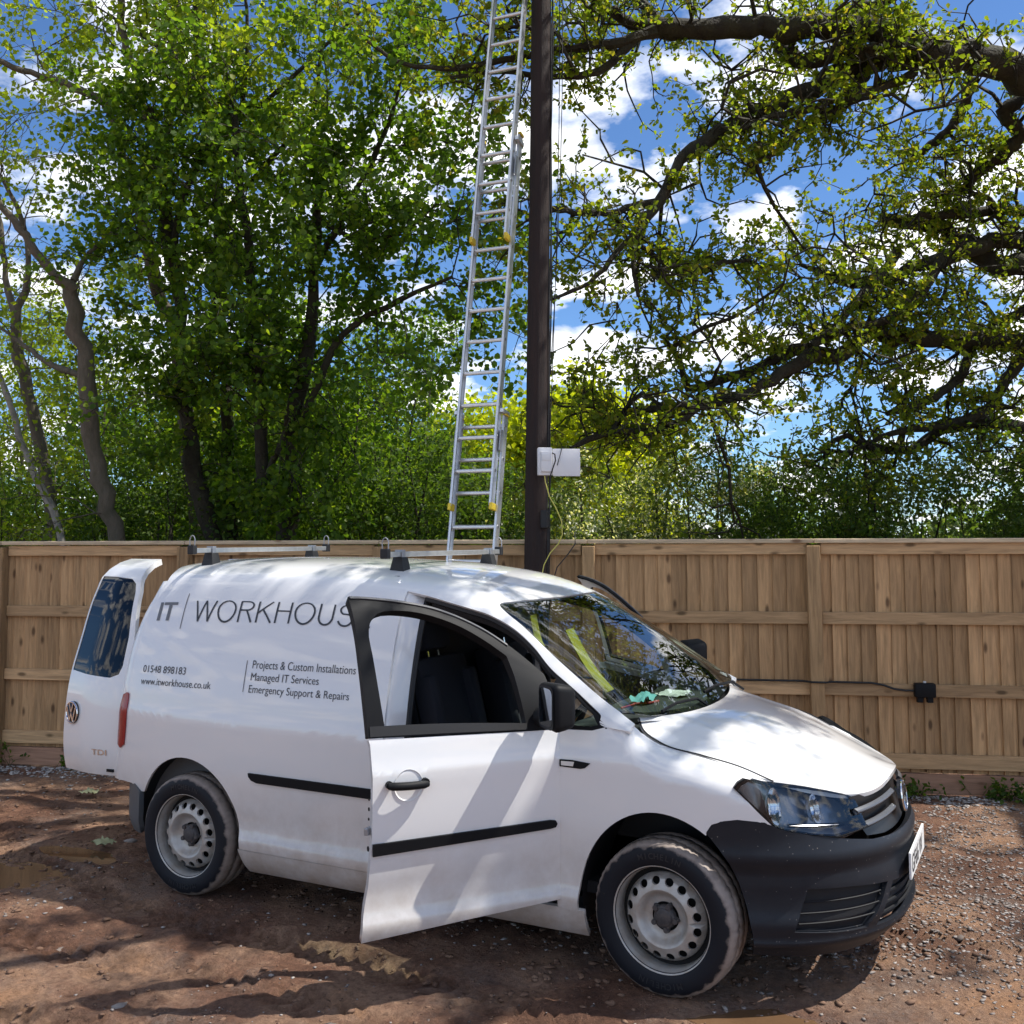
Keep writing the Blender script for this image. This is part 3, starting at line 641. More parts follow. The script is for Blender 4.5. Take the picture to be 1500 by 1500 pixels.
# ---- bonnet
HC = lambda x: herm([-.1, .0, .1, .3, .45, .6, .72, .80, .84], [1.085, 1.085, 1.072, 1.025, .985, .935, .893, .860, .838], x)
fe = np.array([(.828, 0, .838), (.822, .12, .832), (.800, .25, .815), (.765, .36, .81), (.71, .46, .815), (.60, .585, .845), (.44, .688, .893)])
se = np.array([(-.145, .70, 1.108), (-.112, .735, 1.066), (-.03, .752, 1.022), (.16, .742, .982), (.305, .717, .947), (.44, .688, .893)])
fd = np.concatenate([[0], np.cumsum(np.linalg.norm(np.diff(fe, axis=0), axis=1))]); fd /= fd[-1]
sdn = np.concatenate([[0], np.cumsum(np.linalg.norm(np.diff(se, axis=0), axis=1))]); sdn /= sdn[-1]
def bonnet(u, v):
    a = np.abs(2*v-1); sg = np.sign(2*v-1); fr = herm(fd, fe, a); sr = herm(sdn, se, u)
    cw = np.stack([.0-.145*a**2.2, .70*a, 1.085+.023*a**2], -1)       # rear edge along the cowl
    ce = np.stack([.0+.828*u, u*0, HC(.828*u)], -1)
    x = cw[:, 0]*(1-u)+fr[:, 0]*u; x = x+(sr[:, 0]-(-.145*(1-u)+.44*u))*a**3
    y = cw[:, 1]*(1-u)+fr[:, 1]*u; y = y+(sr[:, 1]-(.70*(1-u)+.688*u))*a**2
    zc = ce[:, 2]; k = (fr[:, 2]-.838)*u**3
    ze = sr[:, 2]; z = zc+(ze-zc)*a**2.6*(1-u**4)+(fr[:, 2]-zc)*u**4
    crease = .010*np.exp(-((a-.66)/.07)**2)*np.sin(math.pi*np.clip(u, 0, 1))
    return np.stack([x, y*sg, z+crease], -1)
patch('bonnet', bonnet, 44, 61, WHITE, van, flange=.018)
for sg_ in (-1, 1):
    MB().tube([(x_, sg_*(y_+.004), z_-.004) for x_, y_, z_ in [tuple(q) for q in herm(sdn, se, np.linspace(0, 1, 30))]], .0030, 6).build("bonnet_gap_shade", RUBBER, van, True)  # dark tube added to draw the shaded shut line, no real seal
# cowl
def cowl(u, v):
    a = np.abs(2*v-1); sg = np.sign(2*v-1); x = (.03-.16*a**2.2)*u+(-.10-.16*a**2.2)*(1-u)
    return np.stack([x, sg*a*.74, 1.062+.035*a**2-.02*np.sin(u*math.pi)], -1)
patch('cowl', cowl, 8, 30, BLACKP, van)
for y0 in (.60, -.05):
    wv = MB().tube([(-.02, y0, 1.07), (-.065, y0-.06, 1.115), (-.09, y0-.30, 1.125), (-.085, y0-.52, 1.12)], .007, 6)
    wv.build('wiper', BLACKP, van, True)
# ---- front wings
lampL = [(.455, .735), (.415, .775), (.365, .83), (.322, .878)]
w_out = arc(0, .31, .372, .445, 183, 57, 26)+[(.205, .70), (.225, .730), (.274, .748), (.327, .756), (.40, .750)]+[(.452, .736)]+lampL[1:]+[(.367, .908)]+smooth_open([(.436, .886), (.305, .9385), (.16, .9745), (-.03, 1.0145), (-.110, 1.060), (-.15, 1.106)], 4)+[(-.20, 1.10), (-.236, 1.085), (-.30, 1.066), (-.466, 1.060), (-.466, .8), (-.466, .30)]
for mi in (False, True):
    panel('front_wing', clean(dense(w_out, .05)), PW, WHITE, van, cell=(.04, .03), mirror=mi)
    ind = [(-.445, .935), (-.385, .937), (-.300, .930), (-.325, .908), (-.345, .903), (-.445, .905)]
    panel('side_badge', ind, PW, BLACKP, van, cell=(.05, .05), flange=.004, off=.004, mirror=mi)
    panel('side_repeater', [(-.437, .929), (-.375, .930), (-.38, .911), (-.437, .911)], PW, mat('clear_white_lamp', (.7, .68, .64), .25), van, cell=(.05, .05), flange=.003, off=.006, mirror=mi)
    # sill
    panel('sill', dense([(-2.30, .296), (-.345, .296), (-.345, .17), (-2.27, .17)], .1), PS, WHITE, van, cell=(.1, .03), flange=.02, off=-.004, mirror=mi)
    # arch liners
    for cx, rx, rz, cz in ((0, .385, .455, .31), (-2.68, .41, .44, .30)):
        b = MB(); n_ = 24; k = 0
        for i in range(n_+1):
            a = R(-4+188*i/n_)
            for yy in (.50, .80): b.v.append((cx+rx*math.cos(a), yy if mi else -yy, cz+rz*math.sin(a)))
        b.f = [(2*i, 2*i+1, 2*i+3, 2*i+2) for i in range(n_)]
        b.v += [(cx+rx*1.0*math.cos(R(-4+188*i/n_)), .50 if mi else -.50, cz+rz*math.sin(R(-4+188*i/n_))) for i in range(n_+1)]
        b.f.append(tuple(range(2*(n_+1), 3*(n_+1))))
        b.build('wheel_arch_liner', RUBBER, van, True)
# ---- front bumper, grille, lamps
PHL = lambda L_: L_
bt = [(.192, .694), (.222, .725), (.262, .745), (.341, .755), (.474, .747), (.535, .722), (.60, .706), (.72, .690), (.871, .667), (1.092, .640), (1.283, .632), (1.571, .630)]
bb = [(1.571, .205), (1.2, .198), (.9, .196), (.7, .20), (.52, .21), (.395, .215)]
arch_b = [(.378, .30), (.348, .40), (.315, .50), (.278, .58), (.232, .645)]
hb = bt+bb+arch_b
full = bt[:-1]+[(math.pi-a, z) for a, z in bt[::-1]]+[(math.pi-a, z) for a, z in (arch_b[::-1]+bb[::-1])]+bb[1:]+arch_b
fogR = [(.64, .480), (.9, .474), (1.165, .455), (1.09, .375), (1.0, .297), (.8, .303), (.572, .317), (.60, .40)]
intk = [(1.215, .448), (1.4, .440), (1.571, .438)]; intk2 = [(1.571, .285), (1.3, .287), (1.075, .292), (1.14, .37)]
intake = intk+[(math.pi-a, z) for a, z in intk[:-1][::-1]]+[(math.pi-a, z) for a, z in intk2[1:][::-1]]+intk2
fogL = [(math.pi-a, z) for a, z in fogR]
def PB(ph, z):      # bumper skin: two soft horizontal folds
    P = PN(ph, z); k = .010*np.exp(-((z-.60)/.035)**2)-.007*np.exp(-((z-.535)/.03)**2)+.016*np.exp(-((z-.262)/.022)**2)
    p2 = np.where(ph > math.pi/2, math.pi-ph, ph); P = P.copy(); P[:, 0] += k*np.sin(p2); P[:, 1] *= 1+k/.88*np.cos(p2); return P
panel('front_bumper', clean(dense(full, .05)), PB, GREYP, van, holes=[dense(fogR, .05), dense(fogL, .05), dense(intake, .06)], cell=(.06, .025), flange=.03)
for nm, ho in (('fog_recess', fogR), ('fog_recess', fogL), ('lower_intake', intake)):
    c_ = np.array(ho).mean(0); o = panel(nm, [(c_[0]+(a-c_[0])*1.04, c_[1]+(z-c_[1])*1.06) for a, z in dense(ho, .05)], PN, mat('recess_black', (.006, .006, .008), .7), van, cell=(.08, .04), flange=0, off=-.028)
    zs = (.345, .385, .425) if nm == 'fog_recess' else (.325, .365, .405)
    for z in zs:
        A = [a for a, _ in ho]; lo, hi = (.60+(.45-z)*-.05, 1.13-(.45-z)*.55) if nm == 'fog_recess' else (1.12, math.pi-1.12)
        if nm == 'fog_recess' and ho is fogL: lo, hi = math.pi-hi, math.pi-lo
        P = PN(np.linspace(lo, hi, 16), np.full(16, z)); P[:, 0] -= .008 if nm != 'fog_recess' else 0; n_ = fdn(PN, np.linspace(lo, hi, 16), np.full(16, z))
        sg_ = np.sign((n_[:, 0]).mean()); P = P-n_*sg_*.012
        MB().tube([tuple(q) for q in P], .007 if nm != 'fog_recess' else .004, 6).build('slat', mat('slat_black', (.010, .011, .013), .6, spec=.2), o, True)
lampo_flat = [(.34, .880), (.37, .905), (.405, .918), (.544, .904), (.714, .881), (.969, .832), (1.015, .813), (1.05, .76), (1.092, .690), (.98, .680), (.859, .676), (.718, .690), (.575, .716), (.505, .742), (.42, .81)]
HOUS = mat('lamp_housing', (.20, .215, .24), .24, .6)
lampo = [(.34, .880), (.363, .900), (.40, .916), (.563, .897), (.764, .872), (.895, .850), (1.034, .821), (1.077, .802), (1.092, .747), (1.092, .690), (.965, .684), (.855, .676), (.718, .691), (.577, .714), (.523, .731), (.425, .808)]
def PLM(ph, z):     # lamp glass: leans back towards the bonnet
    ph, z = np.broadcast_arrays(np.asarray(ph, float), np.asarray(z, float)); t = np.clip((ph-.36)/.35, 0, 1); t = t*t*(3-2*t); n = fdn(PN, ph, z); n = n*np.sign(n[:, :1])
    return PN(ph, z)-n*(.34*(z-.69)*t)[:, None]
for mi in (False, True):
    hl = panel('headlight', dense(lampo, .05), PLM, BLACKP, van, cell=(.07, .04), flange=.02, off=-.075, mirror=mi)
    hl.data.materials[0] = HOUS
    lens = panel('lens', dense(lampo, .05), PLM, LENS, hl, cell=(.05, .03), flange=.003, off=.002, mirror=mi)
    ed = panel('lens_seal', dense([((a-.72)*1.015+.72, (z-.79)*1.03+.79) for a, z in lampo], .05), PLM, BLACKP, hl, holes=[dense([((a-.72)*.965+.72, (z-.79)*.93+.79) for a, z in lampo], .05)], cell=(.07, .04), flange=.03, off=.0, mirror=mi)
    for a, z, rr_ in ((.545, .805, .062), (.79, .785, .050)):
        c = PLM(np.array([a]), np.array([z]))[0]; n_ = fdn(PLM, np.array([a]), np.array([z]))[0]; n_ = n_*np.sign(n_[0]); nv = Vector(n_); b = MB()
        q = nv.to_track_quat('Z', 'Y').to_matrix(); V = []
        pr_ = [(.012, -.070), (.03, -.066), (.045, -.052), (.056, -.032), (.062, -.014), (.060, -.012)]
        for r_, d_ in pr_:
            for k in range(18): an = 2*math.pi*k/18; w_ = Vector((r_*rr_/.062*math.cos(an)*.50, r_*rr_/.062*math.sin(an)*1.25, d_)); V.append(Vector(c)+q@w_)
        b.v = [(x_, -y_ if mi else y_, z_) for x_, y_, z_ in V]; b.f = [(i*18+k, i*18+(k+1) % 18, (i+1)*18+(k+1) % 18, (i+1)*18+k) for i in range(5) for k in range(18)]
        b.build('reflector', CHROME, hl, True)
    P = PN(np.linspace(.60, 1.03, 10), np.linspace(.715, .700, 10)); P = P-fdn(PN, np.linspace(.60, 1.03, 10), np.linspace(.715, .70, 10))*np.sign(fdn(PN, np.array([.8]), np.array([.7]))[0, 0])*.018
    MB().tube([(x_, -y_ if mi else y_, z_+.012) for x_, y_, z_ in P], .010, 6).build('light_strip', CHROME, hl, True)
# grille
gtop = [(1.035, .812), (1.10, .812), (1.25, .812), (1.4, .822), (1.571, .836)]
gout = gtop+[(math.pi-a, z) for a, z in gtop[:-1][::-1]]+[(math.pi-a, z) for a, z in [(1.10, .69), (1.12, .655), (1.3, .640)]]+[(1.571, .636)]+[(1.3, .640), (1.12, .655), (1.10, .69)]
gr = panel('grille', dense(gout, .05), PN, mat('grille_black', (.008, .008, .009), .4), van, cell=(.08, .04), flange=0, off=-.035)
GB = mat('grille_bar', (.10, .105, .115), .3, .3)
for z0, z1, a0, h in ((.752, .772, 1.035, .028), (.692, .706, 1.095, .026)):
    for sd_ in (0, 1):
        A = np.linspace(a0, 1.46, 14); z = np.linspace(z0, z1, 14)
        def bar(u, v, A=A, z=z, h=h, sd_=sd_):
            a = np.interp(u, np.linspace(0, 1, 14), A); zz = np.interp(u, np.linspace(0, 1, 14), z)+(v-.5)*h
            P = PN(a, zz); P[:, 0] -= .012-.016*np.sin(np.clip(v, 0, 1)*math.pi)
            if sd_: P[:, 1] *= -1
            return P
        o = patch('grille_bar', bar, 14, 6, GB, gr, flange=.02)
def emblem(name, parent, c, nrm, upv, rad, xf=None):
    """round badge: ring with a V above a W"""
    nrm = Vector(nrm).normalized(); upv = (Vector(upv)-nrm*nrm.dot(Vector(upv))).normalized(); rt = upv.cross(nrm); M = Matrix((rt, upv, nrm)).transposed(); c = Vector(c)
    disc = MB(); n_ = 32; disc.v = [c+M@Vector((0, 0, .004))]+[c+M@Vector((rad*.96*math.cos(2*math.pi*k/n_), rad*.96*math.sin(2*math.pi*k/n_), .003)) for k in range(n_)]+[c+M@Vector((rad*.99*math.cos(2*math.pi*k/n_), rad*.99*math.sin(2*math.pi*k/n_), -.012)) for k in range(n_)]
    disc.f = [(0, k+1, (k+1) % n_+1) for k in range(n_)]+[(k+1, k+1+n_, (k+1) % n_+1+n_, (k+1) % n_+1) for k in range(n_)]
    o = disc.build(name, mat('badge_black', (.012, .012, .016), .25), parent)
    b = MB(); b.tube([c+M@Vector((rad*.93*math.cos(2*math.pi*k/n_), rad*.93*math.sin(2*math.pi*k/n_), .005)) for k in range(n_+1)], rad*.085, 6, False)
    def stroke(p, q, w=.15):
        p = Vector((*p, 0))*rad; q = Vector((*q, 0))*rad; d = (q-p).normalized(); s = Vector((-d.y, d.x, 0))*rad*w/2
        vs = [p-s, q-s, q+s, p+s]; k = len(b.v); b.v += [tuple(c+M@(v+Vector((0, 0, .011)))) for v in vs]+[tuple(c+M@(v+Vector((0, 0, .002)))) for v in vs]
        b.f += [(k, k+1, k+2, k+3), (k+4, k, k+3, k+7), (k+1, k+5, k+6, k+2), (k, k+4, k+5, k+1), (k+3, k+2, k+6, k+7)]
    stroke((-.32, .82), (-.02, .06)); stroke((.32, .82), (.02, .06))
    stroke((-.70, .50), (-.28, -.74)); stroke((-.28, -.74), (0, -.05)); stroke((0, -.05), (.28, -.74)); stroke((.28, -.74), (.70, .50))
    b.build('emblem_strokes', CHROME, o, False); return o
emblem('front_badge', van, (.862, 0, .728), (1, 0, .12), (0, 0, 1), .072)
# number plate
pl = MB().box((.915, 0, .490), (.010, .52, .112), Matrix.Rotation(R(0), 3, 'Y'), .002).build('number_plate', mat('plate_white', (.78, .78, .76), .35), van)
def text_mesh(s, size=1.0, off=0, align='LEFT'):
    cu_ = bpy.data.curves.new('t', 'FONT'); cu_.body = s; cu_.size = size; cu_.offset = off; cu_.align_x = align; cu_.resolution_u = 4
    o = bpy.data.objects.new('t', cu_); COL.objects.link(o); dg = bpy.context.evaluated_depsgraph_get(); dg.update(); me = bpy.data.meshes.new_from_object(o.evaluated_get(dg))
    V = np.array([q.co[:] for q in me.vertices]); F = [list(q.vertices) for q in me.polygons]; bpy.data.objects.remove(o); bpy.data.curves.remove(cu_); bpy.data.meshes.remove(me); return V, F
V, F_ = text_mesh('GF66 W', 1, .006); u = (V[:, 0]-V[:, 0].min())/(V[:, 0].max()-V[:, 0].min()); v = (V[:, 1]-V[:, 1].min())/(V[:, 1].max()-V[:, 1].min())
link('plate_lettering', mesh('plate_lettering', np.stack([np.full(len(u), .922), -.235+u*.40, .452+v*.077], -1), F_), INK, pl)
# ---- rear bumper, lamps, rear end
rb = [(.150, .500), (.25, .535), (.6, .54), (1.571, .54)]
ro = rb+[(math.pi-a, z) for a, z in rb[:-1][::-1]]+[(math.pi-.160, .27), (math.pi/2, .27), (.160, .27), (.150, .40)]
panel('rear_bumper', clean(dense(ro, .06)), PR, mat('rear_bumper_plastic', (.075, .085, .095), .5, var=.5, scale=12, col2=(.10, .09, .075)), van, cell=(.08, .05), flange=.03)
def PT(a, t):   # rear corner: a from the side panel edge round towards the rear opening
    a, t = np.broadcast_arrays(np.asarray(a, float), np.asarray(t, float)); RE = np.array(REAR); xe = herm(RE[:, 1], RE[:, 0], np.clip(t, .54, 1.8)); P = PS(xe, t)
    k = np.clip(a, 0, 1); P = P.copy(); P[:, 0] -= .15*np.sin(k*math.pi/2)*(1-.35*np.clip(t-1.06, 0, 1)); P[:, 1] += .17*(1-np.cos(k*math.pi/2)); return P
RED = mat('tail_lamp_red', (.26, .002, .006), .25, coat=.4)
for mi in (False, True):
    panel('rear_pillar', dense([(0, .54), (1, .54), (1, 1.80), (0, 1.80)], .12), PT, WHITE, van, cell=(.15, .06), flange=.02, mirror=mi)
    tl = panel('tail_lamp', [(.06, 1.035), (-.02, 1.025), (-.05, .99), (-.03, .82), (.0, .745), (.12, .722), (.28, .74), (.32, .80), (.30, .96), (.2, 1.02)], lambda a, t: PT(np.abs(a), t)+np.stack([np.where(a < 0, -a*.3, 0), a*0, a*0], -1), RED, van, cell=(.06, .04), flange=.02, off=.008, mirror=mi)
# load space shell
LS = MB(); LS.box((-2.3, 0, .36), (1.75, 1.30, .04)); LS.box((-1.50, 0, .93), (.03, 1.46, 1.06)); LS.box((-1.51, 0, 1.58), (.03, 1.18, .26)); LS.build('load_floor_and_bulkhead', DARKIN, van)
for sx in (-1, 1): MB().box((-2.35, sx*.72, .95), (1.55, .02, 1.0)).build('load_lining', mat('grey_lining', (.10, .10, .10), .8), van)
MB().box((-3.16, 0, 1.69), (.05, .95, .06), bev=.01).build('rear_header', WHITE, van)
UB = MB(); UB.box((-1.34, 0, .26), (1.9, 1.50, .10)); UB.box((-2.9, 0, .36), (.8, 1.1, .12)); UB.box((.05, 0, .40), (1.2, 1.0, .25)); UB.build('underbody', RUBBER, van)
for x_ in (0, -2.682): MB().tube([(x_, -.70, .312), (x_, .70, .312)], .045, 10).build('axle', RUBBER, van, True)
# ---- cab interior
CI = MB(); CI.box((-.9, 0, .36), (1.25, 1.50, .05)); CI.build('cab_floor', DARKIN, van)
def dashf(u, v):
    a = 2*v-1; x = -.12-.47*u-.06*a**2+.0*u; z = 1.04+.03*np.sin(u*math.pi)-.012*(u)-.45*np.clip(u-.82, 0, 1)*3; return np.stack([x, a*.73, z+.015*np.cos(a*4)], -1)
patch('dashboard', dashf, 20, 24, mat('dash_grey', (.055, .058, .060), .6, bump=.1, bscale=300), van)
MB().box((-.56, .0, .78), (.10, 1.40, .30), bev=.03).build('dashboard_front', DARKIN, van)
st = MB(); cs = Vector((-.66, -.37, .98)); Ms = Matrix.Rotation(R(-62), 3, 'Y')
st.tube([cs+Ms@Vector((.19*math.cos(2*math.pi*k/28), .19*math.sin(2*math.pi*k/28), 0)) for k in range(29)], .016, 8, False)
for k in (0, 120, 240): st.tube([cs, cs+Ms@Vector((.18*math.cos(R(k+60)), .18*math.sin(R(k+60)), 0))], .018, 6)
st.box(cs, (.10, .12, .04), Ms, .01); st.build('steering_wheel', BLACKP, van, True)
for sy, nm in ((-.38, 'driver_seat'), (.38, 'passenger_seat')):
    se_ = MB().box((-1.12, sy, .62), (.50, .50, .16), Matrix.Rotation(R(-6), 3, 'Y'), .05).build(nm, SEATM, van, True)
    Mb = Matrix.Rotation(R(-14), 3, 'Y')
    MB().box((-1.345, sy, .98), (.13, .50, .62), Mb, .055).build('backrest', SEATM, se_, True)
    for s2_ in (-.2, .2): MB().box((-1.30, sy+s2_, .95), (.15, .10, .52), Mb, .04).build('side_bolster', SEATM, se_, True)
    MB().box((-1.435, sy, 1.40), (.09, .26, .18), Mb, .04).build('head_restraint', SEATM, se_, True)
    for s2_ in (-.05, .05): MB().tube([(-1.41, sy+s2_, 1.25), (-1.43, sy+s2_, 1.34)], .007, 8).build('head_restraint_post', CHROME, se_, True)
    MB().box((-1.1, sy, .46), (.4, .4, .18), None, .01).build('seat_base', DARKIN, se_)
# rear edge of each door opening, with its seal
for mi in (False, True):
    sgn = 1 if mi else -1
    def pil(u, v, sgn=sgn):
        t = .32+v*(1.06+TS*4.9-.32); P = PS(np.full(t.shape, XB), t); P[:, 0] += .0+.085*u; P[:, 1] = (np.abs(P[:, 1])-.012-.075*u**1.5)*sgn; return P
    patch('door_pillar', pil, 8, 30, WHITE, van)
    P = pil(np.full(20, 1.), np.linspace(0, 1, 20)); MB().tube([tuple(q) for q in P], .016, 6).build('door_seal', RUBBER, van, True)
    P = PS(*np.array(smooth_open(T(AP), 3)).T); P = P[P[:, 0] > -1.30]; P[:, 1] = (np.abs(P[:, 1])-.024)*sgn; P[:, 2] -= .020
    MB().tube([tuple(q) for q in P], .016, 6).build('door_seal', RUBBER, van, True)
    # inner side of pillar and roof frame
    P = PS(*np.array(smooth_open(T(AP[3:-1]), 3)).T); P[:, 1] = (np.abs(P[:, 1])-.065)*sgn; P[:, 2] -= .035
    MB().tube([tuple(q) for q in P], .035, 8).build('inner_frame', DARKIN, van, True)
    MB().tube([(-1.40, sgn*.70, 1.36), (-1.40, sgn*.735, 1.05), (-1.40, sgn*.76, .70)], .012, 6).build('seat_belt', mat('belt_grey', (.22, .22, .23), .6), van)
    # quarter light ahead of the door
    qo = T([(-.246, .85), (-.292, 2.4), (-.40, 3.55), (-.50, 4.0), (-.512, 2.0), (-.505, .25), (-.30, .25)])
    panel('quarter_glass', dense(qo, .06), PS, GLASSC, van, cell=(.06, .1), flange=.003, off=-.012, mirror=mi)
    qc = np.array(qo).mean(0); qi = [(qc[0]+(a-qc[0])*.80, qc[1]+(b_-qc[1])*.84) for a, b_ in qo]
    qx = [(qc[0]+(a-qc[0])*1.10, qc[1]+(b_-qc[1])*1.06) for a, b_ in qo]
    panel('quarter_glass_seal', dense(qx, .06), PS, BLACKP, van, holes=[dense(qi, .06)], cell=(.06, .1), flange=.02, off=.0, mirror=mi)
# roof lining
patch('roof_lining', lambda u, v: PS(-.95-.55*u, 1.06+TS*(6.2+7.6*v))-np.array([0, 0, .045]), 8, 14, DARKIN, van)
# things on the dashboard
def crumple(name, c, d, seed, m_, parent=None):
    rg_ = np.random.default_rng(seed); n_ = 9; u, v = np.meshgrid(np.linspace(-.5, .5, n_), np.linspace(-.5, .5, n_), indexing='ij'); z = .5*d[2]*(rg_.random((n_, n_))+.5*np.cos(u*5)*np.cos(v*4))
    Vv = np.stack([c[0]+u*d[0], c[1]+v*d[1], c[2]+z], -1).reshape(-1, 3); ii = np.arange(n_*n_).reshape(n_, n_)
    return quick(name, Vv, [np.stack([ii[:-1, :-1], ii[1:, :-1], ii[1:, 1:], ii[:-1, 1:]], -1).reshape(-1, 4)], m_, parent, True)
o = crumple('face_mask', (-.34, -.10, 1.085), (.10, .17, .07), 1, mat('mask_blue', (.22, .55, .60), .8)); tag(o, 'crumpled pale blue face mask lying on the dashboard behind the windscreen', 'face mask')
o = crumple('paper', (-.30, .22, 1.075), (.15, .20, .03), 2, mat('paper_white', (.75, .75, .73), .8)); tag(o, 'white papers lying on the dashboard near the passenger side', 'paper')
o = MB().tube([(-.38, -.32, 1.075), (-.33, -.28, 1.09), (-.36, -.20, 1.08), (-.30, -.16, 1.085), (-.28, -.06, 1.08)], .006, 6).build('red_lead', mat('red_lead', (.45, .03, .03), .5), None, True); tag(o, 'short red lead lying on the dashboard', 'lead')
for i, (ya, yb, xa, za, xb, zb, w_) in enumerate(((-.43, -.50, -.80, 1.52, -.72, 1.37, .07), (-.26, -.36, -.68, 1.44, -.42, 1.16, .10))):
    b = MB(); n_ = 10
    for k in range(n_+1):
        t = k/n_; x = xa+(xb-xa)*t; y = ya+(yb-ya)*t; z = za+(zb-za)*t-.03*math.sin(math.pi*t)
        b.v += [(x, y-w_/2, z), (x, y+w_/2, z+.004), (x-.004, y+w_/2, z), (x-.004, y-w_/2, z-.004)]
    for k in range(n_):
        for j in range(4): a = 4*k+j; c = 4*k+(j+1) % 4; b.f.append((a, c, c+4, a+4))
    b.f += [(3, 2, 1, 0), (4*n_, 4*n_+1, 4*n_+2, 4*n_+3)]
    o = b.build('yellow_strap', YEL); tag(o, ['short yellow strap hanging behind the top of the windscreen', 'long yellow strap hanging behind the middle of the windscreen'][i], 'strap')
# ---- rub strips on the side panels
for mi in (False, True):
    so = panel('rub_strip', dense([(-2.222, .696), (-1.40, .697), (-1.40, .650), (-2.165, .651), (-2.20, .661), (-2.217, .677)], .06), PS, BLACKP, van, cell=(.08, .02), flange=.012, off=.011, mirror=mi)
# ---- front doors
def dhinge(th):
    c, s = math.cos(th), math.sin(th)
    def f(V):
        V = np.asarray(V, float); q = V.copy(); dx, dy = V[:, 0]+.465, V[:, 1]+.855; q[:, 0] = -.465+c*dx-s*dy; q[:, 1] = -.855+s*dx+c*dy; return q
    return f
d_low = [(-.472, 1.06), (-.472, .8), (-.472, .5), (-.476, .335), (-.9, .312), (-1.368, .283), (-1.362, .368), (-1.339, .495), (-1.329, .687), (-1.329, .93), (-1.335, 1.06), (-1.341, 1.082), (-.9, 1.072)]
fr_out = T([(-.472, .06), (-.9, .13), (-1.343, .20)])+T([(-1.352, 1.5), (-1.366, 3.5)])+smooth_open(T([(-1.381, 5.275), (-1.328, 5.352), (-1.246, 5.479), (-1.122, 5.72), (-.992, 6.05), (-.88, 6.2), (-.756, 6.1), (-.645, 5.7), (-.56, 5.1), (-.50, 4.5)]), 3)+T([(-.485, 3), (-.474, 1.5)])
fr_in = smooth_open(T([(-1.27, .42), (-1.30, 2.4), (-1.312, 3.308), (-1.297, 3.942), (-1.26, 4.434), (-1.149, 4.88), (-1.006, 5.18), (-.881, 5.22), (-.762, 4.9), (-.675, 4.45)]), 3)+T([(-.655, 3.0), (-.632, .40), (-.9, .40)])
def place(P, xf, mi):
    P = xf(np.asarray(P, float)); return MIR(P) if mi else P
